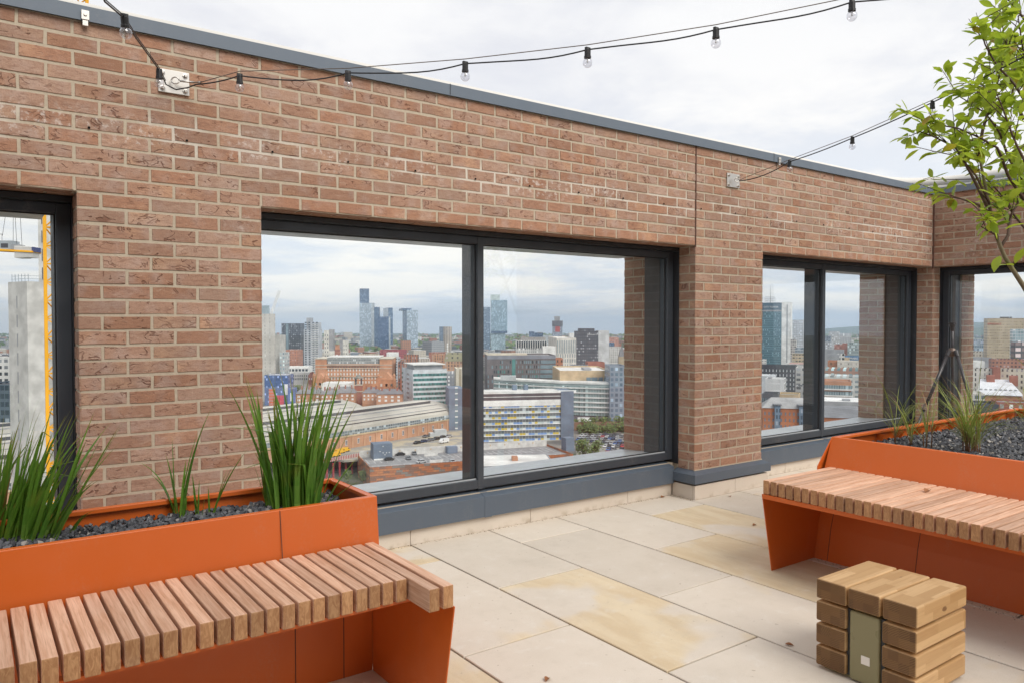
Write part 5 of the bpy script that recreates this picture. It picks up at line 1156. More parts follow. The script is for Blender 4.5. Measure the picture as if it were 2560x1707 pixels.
for v in range(3):
    y0 = .3 + 44 * v; se = s_end - (0 if v == 0 else 26 if v == 1 else 62); prof = [(y0 + 22 - 22 * math.cos(a), 8.4 + 6.3 * math.sin(a) ** .9) for a in [math.pi * k / 18 for k in range(19)]]
    q0 = MB(); N = len(prof)
    q0.v = [(x, y, z_) for x in (-330, se) for y, z_ in prof]; q0.f = [(k, k + 1, N + k + 1, N + k) for k in range(N - 1)] + [tuple(range(N, 2 * N))]; q0.t = [(0, 0, 0)] * len(q0.f)
    vo = obj('vault', q0, plain('station_roof', (.44, .42, .37), s=.03), ts, local=True)
    for a, hh, m in ((20, .5, DGREY), (33, .35, GREYC), (52, .5, GREYC), (66, 1.3, DGREY)):
        a = R(a); y_, z_ = y0 + 22 - 22 * math.cos(a), 8.4 + 6.3 * math.sin(a) ** .9
        q0 = MB(); q0.box((-330, y_, z_ - .3), (se - 7, y_ + .25, z_ + hh)); obj('clerestory', q0, m, vo, local=True); q0 = MB(); q0.box((-330, y_ - .1, z_ + hh), (se - 7, y_ + 5.2, z_ + hh + .15)); obj('roof_strip', q0, plain('station_strip', (.52, .50, .45), s=.03), vo, local=True)
# station approach deck, cars and vans
q0 = MB(); a, b, c, d_ = onz(860, 1150, DZ), onz(1160, 1128, DZ), onz(1165, 1062, DZ), onz(700, 1130, DZ)
q0.prism([a, b, c, d_], (0, 0, -.8)); tag(obj('station_road', q0, mat('road_sand', lambda q, b: bc(q, q.mix(q.ss(q.noise(q.obj(), .12, 4), .45, .6), (.30, .29, .265), (.46, .40, .29))), rough=.9)), kind='structure')
def f_car(q, b):
    c = q.new('ShaderNodeObjectInfo').outputs['Color']; bc(q, c); b.inputs['Roughness'].default_value = .25; b.inputs['Coat Weight'].default_value = .4
CARP, CARG, TYRE = mat('car_paint', f_car), mat('car_glass', None, (.015, .018, .022), .08), mat('car_tyre', None, (.012, .012, .012), .8)
def car_parts():
    b = MB(); hw = .9
    side = [(-2.15, .35), (-2.2, .75), (-1.55, .92), (-.75, 1.42), (.85, 1.46), (1.55, .98), (2.1, .88), (2.2, .45), (2.1, .3), (-2.05, .3)]
    b.prism([(x, -hw, z_) for x, z_ in side], (0, 2 * hw, 0))
    g_ = MB(); g_.prism([(-1.42, -hw - .01, .95), (-.72, -hw - .01, 1.36), (.80, -hw - .01, 1.38), (1.40, -hw - .01, .99)], (0, 2 * hw + .02, 0))
    g_.prism([(-1.5, -.75, .955), (-.78, -.75, 1.43), (-.74, -.75, 1.40), (-1.42, -.75, .9)], (0, 1.5, 0)); g_.prism([(1.52, -.75, 1.01), (.88, -.75, 1.47), (.84, -.75, 1.44), (1.45, -.75, .97)], (0, 1.5, 0))
    w_ = MB()
    for x in (-1.35, 1.35):
        for y in (-.92, .72): w_.lathe([(0, 0), (.32, 0), (.32, .2), (0, .2)], (x, y, .32), (0, 1, 0), 10)
    return b, g_, w_
CPROTO = None
def car(label, P, rz, col, group, parts=True, name='parked_car', cat='car'):
    global CPROTO
    if CPROTO is None:
        A = car_parts(); CPROTO = []
        for nm, b, m in zip(('body', 'car_windows', 'wheels'), A, (CARP, CARG, TYRE)):
            me = bpy.data.meshes.new(nm); me.from_pydata(b.v, [], b.f); me.materials.append(m); me.update(); CPROTO.append((nm, me))
    t = thing(name, label, cat, tuple(P), rz, group)
    for nm, me in CPROTO: o = bpy.data.objects.new(nm, me); COL.objects.link(o); o.parent = t; o.color = (*col, 1)
    return t
CC = {'silver': (.45, .46, .47), 'white': (.75, .75, .75), 'black': (.02, .02, .022), 'grey': (.16, .17, .18), 'red': (.5, .03, .03), 'blue': (.06, .14, .36), 'dark blue': (.02, .04, .10)}
rdir = math.atan2(tx.y, tx.x)
for i, (sx, sy, c) in enumerate(((1043, 1108, 'black'), (1059, 1104.5, 'dark blue'), (1076, 1101, 'grey'), (1091, 1098, 'black'), (1107, 1094, 'black'), (1065, 1092, 'grey'), (1122, 1092, 'silver'))):
    car(('nearest %s car in the row parked beside the train shed wall' if i == 0 else '%s car second in the row beside the train shed wall' if i == 1 else '%s car third in the row beside the train shed wall' if i == 2 else '%s car fourth in the row beside the train shed wall' if i == 3 else '%s car fifth in the row beside the train shed wall' if i == 4 else '%s car alone between the row and the station wall' if i == 5 else '%s car at the far right end by the blue grey slab') % c, onz(sx, sy, DZ + .01), rdir + .06, CC[c], 'cars beside the train shed')
def van(label, P, rz, col, L=5.6, h=2.3, name='van', cat='van'):
    t = thing(name, label, cat, tuple(P), rz); b = MB(); b.prism([(-L / 2, -1, .4), (-L / 2, -1, h), (L * .28, -1, h), (L * .42, -1, h * .6), (L / 2, -1, h * .5), (L / 2, -1, .4)], (0, 2, 0)); o = obj('body', b, CARP, t, local=True); o.color = (*col, 1)
    b = MB(); b.prism([(L * .24, -1.01, h * .62), (L * .24, -1.01, h * .9), (L * .31, -1.01, h * .9), (L * .40, -1.01, h * .62)], (0, 2.02, 0)); obj('van_windows', b, CARG, t, local=True)
    b = MB()
    for x in (-L * .3, L * .32):
        for y in (-1.02, .82): b.lathe([(0, 0), (.36, 0), (.36, .2), (0, .2)], (x, y, .36), (0, 1, 0), 10)
    obj('wheels', b, TYRE, t, local=True); return t
van('white van below the row of cars beside the blue grey slab', onz(1110, 1106, DZ + .01), rdir + math.pi, (.75, .75, .75))
for lab, xa, xb, y, d in (('long pale site cabin by the end of the train shed', 1086, 1116, 1075, 395), ('small pale cabin left of the long one', 1075, 1087, 1083, 392)): bld('site_cabin', lab, xa, xb, y, d, 20, D=4, body=plain('cabin', (.50, .52, .53)), roof=ROOFP, par=.1, zb=DZ, cat='cabin')
# viaduct with red columns
t = thing('viaduct', 'station viaduct edge on dark red columns with a striped red and white parapet', 'bridge', tuple(onz(890, 1150, GR)))
a, b = onz(800, 1158, DZ), onz(925, 1135, DZ); q0 = MB(); q0.prism([a, b, b + Vector((0, 0, 1.5)), a + Vector((0, 0, 1.5))], FH * .4); obj('parapet', q0, mat('stripes', lambda q, b_: bc(q, q.mix(q.m('GREATER_THAN', q.m('FRACT', q.m('DIVIDE', q.xyz(q.obj())[0], .9)), .45), (.6, .55, .5), (.33, .04, .05)))), t)
for i in range(9): c = a.lerp(b, i / 8); q0 = MB(); q0.box((c.x - .35, c.y - .35, GR), (c.x + .35, c.y + .35, DZ - .8)); obj('column', q0, plain('red_column', (.36, .04, .05)), t)
q0 = MB(); q0.prism([a + FH * 14, b + FH * 14, b + FH * 14 + Vector((0, 0, -7)), a + FH * 14 + Vector((0, 0, -7))], FH * .5); obj('back_wall', q0, DGREY, t)
for i, (sx, sy) in enumerate(((850, 1132), (838, 1140), (862, 1128))): van('yellow works truck on the viaduct, %s' % ('middle one', 'left one', 'right one')[i], onz(sx, sy, DZ + .02), rdir, (.8, .45, .03), 5, 2, 'works_truck', 'truck')
# car park with orange cladding
KZ = GR + 8.2
p1, p2, p3, p4 = onz(925, 1173, KZ), onz(1433, 1138, KZ), onz(1381, 1113, KZ), onz(912, 1141, KZ)
kx = (p2 - p1).normalized(); ky = Vector((-kx.y, kx.x, 0)); KW = (p2 - p1).length; KD = (onz(1210, 1123, KZ) - p1).dot(ky)
cp_ = thing('car_park', 'multi storey car park clad in orange and brown panels with an open roof deck', 'building', (p1.x, p1.y, GR), math.atan2(kx.y, kx.x)); HK = KZ - GR
def f_clad(q, b):
    o = q.obj(); x, y, z = q.xyz(o); row = q.m('FLOOR', q.m('DIVIDE', z, .9)); u = q.m('ADD', x, y)
    cell = q.m('FLOOR', q.m('ADD', q.m('DIVIDE', u, 2.6), q.m('MULTIPLY', q.white(q.cmb(row, 0., 0.)), 7.))); r_ = q.white(q.cmb(cell, row, 1.))
    c = q.mix(q.m('GREATER_THAN', r_, .36), (.22, .11, .075), (.40, .13, .05)); c = q.mix(q.m('GREATER_THAN', r_, .70), c, (.48, .18, .07)); c = q.mix(q.m('GREATER_THAN', r_, .9), c, (.20, .18, .165))
    st = q.white(q.cmb(q.m('FLOOR', q.m('DIVIDE', u, .18)), row, 0.)); c = q.mix(q.ss(st, .5, 1., 0, .35), c, (.12, .06, .04))
    c = q.mix(q.m('LESS_THAN', q.m('FRACT', q.m('DIVIDE', z, .9)), .1), c, (.10, .06, .04)); bc(q, c)
q0 = MB(); q0.add([(0, 0, 0), (KW, 0, 0), (KW, KD, 0), (0, KD, 0), (0, 0, HK + .9), (KW, 0, HK + .9), (KW, KD, HK + .9), (0, KD, HK + .9), (.4, .4, HK + .9), (KW - .4, .4, HK + .9), (KW - .4, KD - .4, HK + .9), (.4, KD - .4, HK + .9), (.4, .4, HK), (KW - .4, .4, HK), (KW - .4, KD - .4, HK), (.4, KD - .4, HK)],
    [(0, 1, 5, 4), (1, 2, 6, 5), (2, 3, 7, 6), (3, 0, 4, 7), (4, 5, 9, 8), (5, 6, 10, 9), (6, 7, 11, 10), (7, 4, 8, 11), (8, 9, 13, 12), (9, 10, 14, 13), (10, 11, 15, 14), (11, 8, 12, 15)]); obj('cladding', q0, mat('panel_cladding', f_clad), cp_, local=True)
q0 = MB(); q0.box((.45, .45, HK - .5), (KW - .45, KD - .45, HK)); obj('roof_deck', q0, plain('deck', (.25, .25, .255), .9, .3), cp_, local=True)
q0 = MB()
for i in range(int(KW / 2.6) - 1):
    for y0 in (2.0, 13., 18.5, 29.5, 35.): 
        if (i * 5 + int(y0)) % 11 != 4: q0.box((2.6 * i + 2, y0, HK + .004), (2.6 * i + 2.15, y0 + 4.8, HK + .012))
for y0 in (6.8, 18., 34.6): q0.box((2, y0 - .1, HK + .004), (KW - 3, y0 + .1, HK + .012))
obj('bay_markings', q0, plain('line_paint', (.72, .72, .70)), cp_, local=True)
q0 = MB(); q0.box((.5, KD - .9, HK + .02), (KW - .5, KD - .45, HK + 3.0)); obj('rear_wall', q0, CONC, cp_, local=True)
for i in range(12): part('wall_lamp', unit_box(TAN), cp_, (4 + 7 * i, KD - .95, HK + 1.6), (.5, .3, .7))
def ondeck(sx, sy): p = onz(sx, sy, KZ) - p1; return p.dot(kx), p.dot(ky)
def deckbox(name, xa, xb, yb, ht, m, dd=5.):
    (x0, y0), (x1, _) = ondeck(xa, yb), ondeck(xb, yb); q = MB(); q.box((x0, y0, HK + .01), (x1, y0 + dd, HK + ht)); return obj(name, q, m, cp_, local=True)
o = deckbox('plant_tower', 934, 985, 1149, 6.6, BLUEG, 7); deckbox('plant_tower_base', 935, 984, 1150, .6, WHT, .3)
for k, (x_, z_) in enumerate(((.5, 5.4), (.34, 3.3), (.5, 2.7), (.68, 2.6), (.83, 2.7), (.6, 1.8))):
    (x0, y0), (x1, _) = ondeck(934, 1149), ondeck(985, 1149); part('vent', unit_box(WHT), cp_, (x0 + (x1 - x0) * x_, y0 - .05, HK + z_), (.35, .2, .4))
deckbox('stair_kiosk', 1119, 1147, 1133, 2.9, BLUEG, 4); deckbox('kiosk_roof', 1118.5, 1147.5, 1114, .1, GREYC, .1) if False else None
deckbox('ramp_wall', 1074, 1112, 1156, 1.1, CONC, .4); deckbox('ramp_wall', 1061, 1098, 1140, 1.1, CONC, .4); deckbox('corner_kiosk', 1415, 1440, 1128, 6., BLUEG, 5)
for lab, sx, sy, a, c in (('black car parked by the foot of the blue grey plant tower', 972, 1150, .1, 'black'), ('dark car right of the plant tower on the roof deck', 1000, 1137, .1, 'black'), ('grey car facing the viewer by the rear wall of the roof deck', 1035, 1135, 1.5, 'grey'), ('grey car in the middle bay of the roof deck', 1021, 1147, 1.5, 'grey'), ('silver car left of the ramp opening on the roof deck', 1053, 1156, .3, 'silver'), ('silver car at the right of the roof deck by the mullion', 1131, 1156, 1.5, 'silver')):
    car(lab, onz(sx, sy, KZ + .02), math.atan2(kx.y, kx.x) + a, CC[c], 'cars on the car park roof deck')
bld('flat_roof_building', 'low building with broad white flat roof and brick vent house by the car park', 1206, 1390, 1166, 268, 5, D=24, body=GREYC, roof=ROOFP, par=.25, plant=(BRK, [(.44, .52, .45, .6, 1.4)]))
# coloured panel building
PALW = [(.60, .64, .64), (.17, .30, .58), (.58, .43, .06), (.50, .58, .58), (.20, .34, .60), (.60, .46, .10), (.62, .66, .66), (.46, .53, .54)]
t, W, D, H = bld('office_block', 'long office slab with blue and yellow window panels under a white roof', 1159, 1402, 980, 418, 11, D=17, body=facade('panels', (.56, .59, .60), (.16, .19, .20), 3.12, 1.75, .94, .99, .08, .5, PALW), roof=ROOFP, par=.25)
q0 = MB(); q0.box((-.2, -.25, H - 4.9), (W + .2, -.02, H - 1.2)); obj('dark_band', q0, plain('band_brown', (.10, .095, .105)), t, local=True); q0 = MB(); q0.box((-.2, -.4, H - 1.2), (W + 9, -.02, H + .15)); obj('roof_edge', q0, WHT, t, local=True); q0 = MB(); q0.box((-.2, -.3, H - 8.2), (W + .2, -.02, H - 4.9)); obj('white_band', q0, WHT, t, local=True)
for i in range(9): q0 = MB(); q0.box((-.1, -.35, 3.12 * i - .20), (W + .1, -.02, 3.12 * i + .12)); obj('floor_band', q0, WHT, t, local=True)
q0 = MB(); q0.box((W, -.9, 0), (W + 7.4, D + .5, H - .3)); obj('end_slab', q0, BLUEG, t, local=True); q0 = MB(); q0.box((-8.3, -1.2, 0), (-.01, D, H + 2.2)); e_ = obj('stair_slab', q0, BLUEG, t, local=True)
for i in range(9): part('stair_window', unit_box(GLS), t, (-4.2, -1.2, 2.5 + 3.2 * i), (1.5, .2, 2.)); part('stair_spandrel', unit_box(WHT), t, (-4.2, -1.2, 4.7 + 3.2 * i), (1.5, .2, .7))
for x in (.08, .14): q0 = MB(); q0.prism([(W * x, 4, H), (W * x + 3, 4, H), (W * x + 3, 6, H + 1.6), (W * x, 6, H + 1.6)], (0, .12, 0)); obj('solar_panel', q0, WHT, t, local=True)
for x in (.54, .66): q0 = MB(); q0.box((W * x, D * .6, H - .2), (W * x + 2.2, D * .8, H + 2.6)); obj('roof_hatch', q0, BLUEG, t, local=True)
# ---- right pane
tower2('blue grey tower at the left edge of the right-hand pane', 1196, 1226, 768, 1700, 6, None, facade('bgt', (.19, .25, .33), (.07, .12, .19), 3.2, 3.4, .7, .6, .2, .3))
t, W, D, H = tower2('glass tower whose upper half overhangs, with a pale glass crown', 1228, 1263.5, 832, 1777, 4, None, facade('overh', (.36, .45, .49), (.14, .22, .28), 3.2, 1.5, .45, .95, .35, .2), crown=.3)
f_ = facade('overu', (.33, .43, .49), (.10, .185, .26), 3.2, 1.5, .5, .95, .3, .2); q0 = MB(); q0.box((-.3, -3, H - .2), (W + 4.2, 22, H + 76)); obj('upper_tower', q0, f_, t, local=True); q0 = MB(); q0.box((-1, -.6, H + 76), (20, 12, H + 89)); obj('glass_crown', q0, plain('glass_crown', (.46, .54, .53), .3), t, local=True); q0 = MB(); q0.box((-.35, -3.1, H - 1), (W + 4.3, 22.1, H + 4)); obj('overhang_band', q0, DSD, t, local=True)
t, W, D, H = bld('office_block', 'white framed office block with glazed top storeys', 1291, 1366.7, 851, 900, 2, D=24, body=facade('wfr', (.62, .62, .61), (.36, .38, .39), 3.4, 2.4, .5, .62, .2), roof=ROOFG, plant=(plain('roof_plant', (.34, .33, .32)), [(.15, .98, .2, .8, 4.6)]))
q0 = MB(); q0.box((.3, -.1, H - 9), (W - .3, .0, H - 1)); obj('glazed_storeys', q0, DGL, t, local=True)
for i in range(14): part('column', unit_box(WHT), t, (W * i / 13, -.2, H - 9), (.7, .5, 8))
t, W, D, H = bld('office_block', 'white block with tall dark slot windows left of the dark tower', 1392, 1440.5, 845, 800, 3, D=22, xs=1367.5, body=plain('white_slot', (.66, .63, .58)), roof=ROOFP)
for i in range(11): part('slot_window', unit_box(GLS), t, (W * (i + .4) / 11, 0, H - 16), (.8, .2, 13.5))
windows(t, W, D, 6, 8, .3, 3, 5.4, .72, GLS)
bld('office_block', 'low white annex in front of the slot window block', 1357, 1390, 866, 780, 2, D=16, body=WHT, roof=ROOFP)
t, W, D, H = bld('tower_block', 'unfinished tower with dark crown and red screens on the far skyline', 1382, 1406, 802, 1900, 0, D=22, body=facade('constr', (.30, .34, .42), (.14, .18, .24), 3.4, 3., .4, .6), roof=CONC)
q0 = MB(); q0.box((W * .2, 3, H), (W * .75, 18, H + 11)); obj('core_top', q0, GREYC, t, local=True); q0 = MB(); q0.box((W * .25, -.5, H - 28), (W * .75, -.1, H - 12)); obj('red_screen', q0, plain('red_screen', (.42, .10, .10)), t, local=True); q0 = MB(); q0.box((-.8, -.8, H - 14), (W + .8, 22.8, H)); obj('dark_screen', q0, plain('screen', (.13, .14, .17)), t, local=True)
t, W, D, H = bld('tower_block', 'dark grey tower with a blank white end wall and white name lettering', 1440.5, 1496, 828, 850, 2, D=20, body=facade('mone', (.075, .08, .10), (.17, .18, .20), 3.3, 2.3, .55, .42, .22), roof=DGREY, plant=(facade('mone', (.075, .08, .10), (.17, .18, .20), 3.3, 2.3, .55, .42), [(.15, .85, .2, .8, 4.)]))
q0 = MB(); q0.box((W, -.4, 0), (W + 12, D, H + .6)); obj('white_end', q0, plain('blank_white', (.56, .57, .58)), t, local=True)
def text(body, parent, loc, size, m, rz=0., name='lettering', sx=1.):
    cu = bpy.data.curves.new(name, 'FONT'); cu.body = body; cu.size = size; cu.extrude = .05; cu.align_x = 'CENTER'; cu.materials.append(m)
    tmp = bpy.data.objects.new('tmp', cu); COL.objects.link(tmp); bpy.context.view_layer.update()
    me = bpy.data.meshes.new_from_object(tmp.evaluated_get(bpy.context.evaluated_depsgraph_get())); bpy.data.objects.remove(tmp)
    o = bpy.data.objects.new(name, me); COL.objects.link(o); o.parent = parent; o.location = loc; o.rotation_euler = (R(90), 0, rz); o.scale = (sx, 1, 1); return o
text('Manchester One', t, (W * .76, -.3, H - 4.4), 1.9, mat('sign_white', None, (.85, .85, .85)))
for lab, xa, xb, y, d, m in (('small dark blue block on the skyline left of the unfinished tower', 1323, 1336, 829, 2200, DS), ('dark slab beside the small blue block on the skyline', 1337.5, 1358, 832, 2150, DSD), ('pale tower between the dark slab and the unfinished tower', 1358, 1382, 838, 2100, DS3), ('pale block with dark slots beyond the slot window block', 1424, 1441, 833, 1250, WHT)): bld('tower_block', lab, xa, xb, y, d, 2, D=18, body=m, roof=GREYC, group='small far blocks on the skyline')
bld('apartment_block', 'pink brick block right of the blank white wall', 1521.7, 1547, 844, 1300, 4, D=16, body=facade('pinkb', (.46, .24, .19), (.2, .14, .13), 3.2, 3., .35, .5), roof=ROOFG)
bld('office_block', 'small dark blue block in front of the pink one', 1521.7, 1536, 856, 1200, 2, D=12, body=DSD, roof=DGREY)
bld('apartment_block', 'white gridded block under the pink one', 1521, 1553, 867, 980, 3, D=16, body=facade('wgrid', (.62, .61, .58), (.12, .12, .13), 3., 2.6, .5, .6), roof=ROOFP)
t, W, D, H = bld('town_hall_tower', 'stone tower with a pointed grey spire by the outer brick pier', 1548, 1563, 891, 760, 2, D=6, body=plain('sandstone', (.40, .33, .23)), roof=SLATE, cat='tower'); q0 = MB(); q0.add([(0, 0, H), (W, 0, H), (W, D, H), (0, D, H), (W / 2, D / 2, H + 12)], [(0, 1, 4), (1, 2, 4), (2, 3, 4), (3, 0, 4)]); obj('spire', q0, SLATE, t, local=True)
PUR = plain('purple_grey', (.155, .135, .14))
t, W, D, H = bld('office_block', 'dark purple grey office block with scattered windows and a glazed right end', 1218, 1389, 888, 598, 6, D=34, xs=None, body=PUR, roof=ROOFG, plant=(CREAM, [(.0, .62, .5, .9, 1.6)]))
rr = random.Random(5); slots = []
for r in range(6):
    for c in range(34):
        f = c / 34
        if f > .55 or rr.random() < .55: slots.append((c, r))
for c, r in slots[:100]: part('window', unit_box(rr.choice((TEAL, DGL, GLS, GLS))), t, (W * (c + .5) / 34, 0, H - 6.5 - 3.8 * r), (W / 34 * rr.choice((.5, .7, .4)), .2, 2.4))
q0 = MB()
for c, r in slots[100:]: q0.box((W * (c + .2) / 34, -.1, H - 6.5 - 3.8 * r), (W * (c + .8) / 34, 0, H - 4.1 - 3.8 * r))
tag(obj('window', q0, GLS, t, local=True), kind='stuff'); q0 = MB(); q0.box((W * .36, -.12, 0), (W * .41, -.0, H - 3)); obj('stair_glazing', q0, TEAL, t, local=True)
for i in range(5): q0 = MB(); q0.box((W * .78, -.2, H - 6.7 - 3.8 * i), (W + .2, D * .5, H - 4. - 3.8 * i)); obj('corner_glazing', q0, GLS, t, local=True)
q0 = MB(); q0.box((-.1, -.15, H - 3), (W + .1, -.02, H - .1)); obj('metal_fascia', q0, plain('fascia', (.24, .25, .29)), t, local=True)
bld('brick_house', 'narrow orange brick house between the dark office and the slot window block', 1389, 1407, 895, 640, 3, D=14, body=facade('orb', (.46, .20, .12), (.10, .07, .06), 4., 3.4, .35, .5), roof=plain('olive_roof', (.25, .22, .14)))
bld('office_block', 'brick topped low block in front of the dark lettered tower', 1470, 1512, 905, 700, 3, D=16, body=RBRK, roof=ROOFG); bld('office_block', 'grey low block left of the brick topped one', 1429, 1471, 913, 690, 3, D=14, body=facade('greylow', (.34, .35, .37), (.2, .22, .24), 3.2, 3, .6, .5), roof=ROOFG)
t, W, D, H = bld('office_block', 'tan block with large square openings behind the curved white building', 1400, 1525, 926, 522, 2, xs=1381.6, D=26, body=TAN, roof=ROOFP, plant=(GREYC, [(.55, .7, .3, .6, 1.5)]))
for x0, x1 in ((.53, .62), (.63, .755), (.77, .86), (.88, .98)): q0 = MB(); q0.box((W * x0, -.15, H - 9.5), (W * x1, -.01, H - 4.6)); obj('large_window', q0, GLS, t, local=True)
t, W, D, H = bld('office_block', 'blue grey block right of the tan one', 1525, 1566, 914, 500, 2, D=22, body=facade('blueg', (.26, .30, .36), (.15, .21, .28), 3.4, 3., .6, .6, .04), roof=BLUEG)
# curved banded building
cb = thing('curved_building', 'curving white building with seven glazed storeys over a dark base', 'building', tuple(CAM + 500 * (FH + .05 * RT) + Vector((0, 0, gz(500) - CAM.z))))
def arc(off, n=30): return [CAM + (505 + 26 * (1 - t) ** 2 * 1.6 - 6 * math.sin(t * 3) + off) * (FH + ((1234 + (1640 - 1234) * t) - 1280) / FPX * RT) for t in [k / n for k in range(n + 1)]]
def ribbon(name, m, z0, z1, off, th=14., parent=cb):
    q = MB(); A, B = arc(off), arc(off + th); n = len(A); up = lambda P, z_: [(p.x, p.y, z_) for p in P]
    q.v = up(A, z0) + up(A, z1) + up(B, z1) + up(B, z0); q.f = [(k * n + i, k * n + i + 1, ((k + 1) % 4) * n + i + 1, ((k + 1) % 4) * n + i) for k in range(4) for i in range(n - 1)] + [(0, n, 2 * n, 3 * n), (4 * n - 1, 3 * n - 1, 2 * n - 1, n - 1)]; q.f = [tuple(reversed(f)) for f in q.f]; q.t = [(0, 0, 0)] * len(q.f); return obj(name, q, m, parent)
zt = at(1400, 957, 505).z; zb_ = gz(505); sh = 3.15
ribbon('base', plain('purple_base', (.20, .18, .20)), zb_, zt - sh * 7 - .5, -.4)
CG = facade('curveglass', (.40, .47, .47), (.26, .34, .34), 40, 1.4, .85, .95, .12, .3)
for i in range(7): ribbon('glazed_storey', CG, zt - sh * (i + 1) + .05, zt - sh * i - .9, .5); ribbon('white_band', WHT, zt - sh * i - .9, zt - sh * i + .05, 0)
ribbon('roof', ROOFP, zt + .06, zt + .35, .3)
for xa, xb, h in ((1251, 1290, 3.4), (1425, 1464, 4.)): a, b = CAM + 524 * (FH + (xa - 1280) / FPX * RT), CAM + 524 * (FH + (xb - 1280) / FPX * RT); q0 = MB(); q0.prism([Vector((a.x, a.y, zt + .36)), Vector((b.x, b.y, zt + .36)), Vector((b.x, b.y, zt + h)), Vector((a.x, a.y, zt + h))], FH * 6); obj('plant_room', q0, plain('cabin', (.50, .52, .53)), cb)
van('white coach parked at the foot of the curved building', onz(1463, 1054, gz(480)), -YAW + .1, (.8, .8, .8), 10.5, 3.2, 'coach', 'coach'); van('small white van by the embankment wall', onz(1552, 1054, gz(480)), -YAW + .1, (.8, .8, .8), 6, 2.4)
a, b = onz(1436, 1075, GR), onz(1640, 1071, GR); ew = thing('retaining_wall', 'long brick retaining wall above the open car park', 'wall', tuple(a)); q0 = MB(); q0.prism([a, b, b + Vector((0, 0, 5)), a + Vector((0, 0, 5))], FH * 1.); obj('brick_face', q0, plain('old_brick', (.30, .18, .12)), ew)
rr = random.Random(8); sb = MB()
for i in range(70): t_ = rr.random(); c = a.lerp(b, t_) - FH * rr.uniform(1, 14); clump(sb, c, rr.uniform(4, 8), rr.uniform(2.5, 6), 60, rr, .7)
for i in range(26): c = a.lerp(b, rr.random()) + FH * rr.uniform(1, 6); clump(sb, c + Vector((0, 0, 4)), rr.uniform(4, 7), rr.uniform(2.5, 4), 50, rr, .7)
tag(obj('scrub', sb, FOL), 'tangled green scrub along the retaining wall above the parked cars', 'scrub', kind='stuff')
# open car park
q0 = MB(); A_ = [onz(1440, 1142, GR + .05), onz(1440, 1086, GR + .05), onz(1680, 1080, GR + .05), onz(1700, 1142, GR + .05)]; q0.quad(*A_); tag(obj('car_park_ground', q0, mat('gravel_lot', lambda q, b: bc(q, q.mix(q.noise(q.obj(), .3, 4), (.20, .19, .175), (.34, .32, .29))), rough=.95)), kind='structure')
gx = (RT * .97 + FH * .25).normalized(); rr = random.Random(4); names = ['silver', 'white', 'black', 'grey', 'grey', 'silver', 'red', 'blue', 'dark blue', 'black']
for row, y in enumerate((1089, 1093.5, 1098.5, 1104, 1110, 1117, 1125, 1133)):
    for k in range(16):
        sx = 1448 + k * (9.0 + row * .28) + rr.uniform(-1.5, 1.5) + (row % 2) * 4
        if sx > 1600 or rr.random() < .12 or (row > 3 and sx < 1500 + (row - 4) * 3): continue
        c = rr.choice(names); car('%s parked car among the rows of the open car park by the scrub' % c, onz(sx, y - (sx - 1500) * .012, GR + .06), math.atan2(gx.y, gx.x) + (.95 if row % 2 else .85) + rr.uniform(-.06, .06), CC[c], '%s cars crowding the open car park' % c)
# ---- second window
t, W, D, H = bld('skyscraper', 'blue glass office tower with white end core and lattice mast, lettered near the top', 1880, 1953.8, 757.8, 1150, 4, D=20, body=facade('cityt', (.12, .225, .27), (.055, .13, .165), 3.4, 1.55, .62, .55, .14, .2), roof=GREYC, cat='skyscraper')
q0 = MB(); q0.box((W + .01, -.5, 0), (W + 13.7, D, H + .8)); c_ = obj('white_core', q0, WHT, t, local=True); q0 = MB(); q0.box((W + 7, -.7, 8), (W + 8.6, -.51, H - 3)); obj('core_slot', q0, GREYC, c_, local=True)
q0 = MB(); q0.box((-.1, -.25, H - 10.5), (W + .05, -.01, H - .2)); obj('top_band', q0, plain('petrol', (.09, .15, .20)), t, local=True); text('CITY TOWER', t, (W * .64, -.5, H - 7.6), 3.5, mat('sign_white', None, (.85, .85, .85)), sx=1.0)
q0 = MB(); q0.box((-.1, -.3, H - 13.2), (W + .05, -.02, H - 10.8)); obj('vent_band', q0, GREYC, t, local=True)
q0 = MB(); x0 = W * .42
for k in range(6): 
    for y_ in (4, 14): q0.tube([(x0 + 2.8 * k, y_, H), (x0 + 2.8 * k, y_, H + 9)], .16, 4)
for z_ in (3, 6, 9): q0.tube([(x0, 4, H + z_), (x0 + 14, 4, H + z_)], .14, 4); q0.tube([(x0, 14, H + z_), (x0 + 14, 14, H + z_)], .14, 4)
q0.tube([(x0 + 7.5, 9, H), (x0 + 7.5, 9, H + 14), (x0 + 7.5, 9, H + 26)], [.5, .35, .12], 6); obj('roof_mast', q0, GREYC, t, local=True)
bld('tower_block', 'white gridded tower right of the lettered glass tower', 1977.5, 2030, 800, 1320, 2, D=24, body=facade('latt', (.62, .64, .66), (.26, .30, .35), 3.2, 2.5, .5, .6, .2), roof=ROOFP)
bld('apartment_block', 'narrow dark block with white edge beside the white gridded tower', 1976.5, 1990, 849, 1050, 2, D=10, body=facade('nbk', (.55, .52, .48), (.08, .06, .07), 3.2, 2.4, .6, .55), roof=ROOFP)
bld('office_block', 'tan tiered low block below the white gridded tower', 1981, 2030, 884, 860, 2, D=18, body=facade('tant', (.55, .44, .30), (.12, .11, .10), 3.6, 3.2, .7, .4), roof=ROOFP)
bld('office_block', 'grey glazed low block behind the tan tiered one', 1988, 2030, 870, 960, 2, D=16, body=facade('ggl', (.40, .44, .47), (.10, .14, .18), 3.6, 3.2, .8, .45), roof=ROOFP)
bld('office_block', 'pale wide low block with red edge under the tan tiered one', 1968, 2035, 909, 700, 2, D=26, body=plain('pale_wide', (.5, .5, .49)), roof=plain('red_edge', (.45, .24, .2)), par=.3)
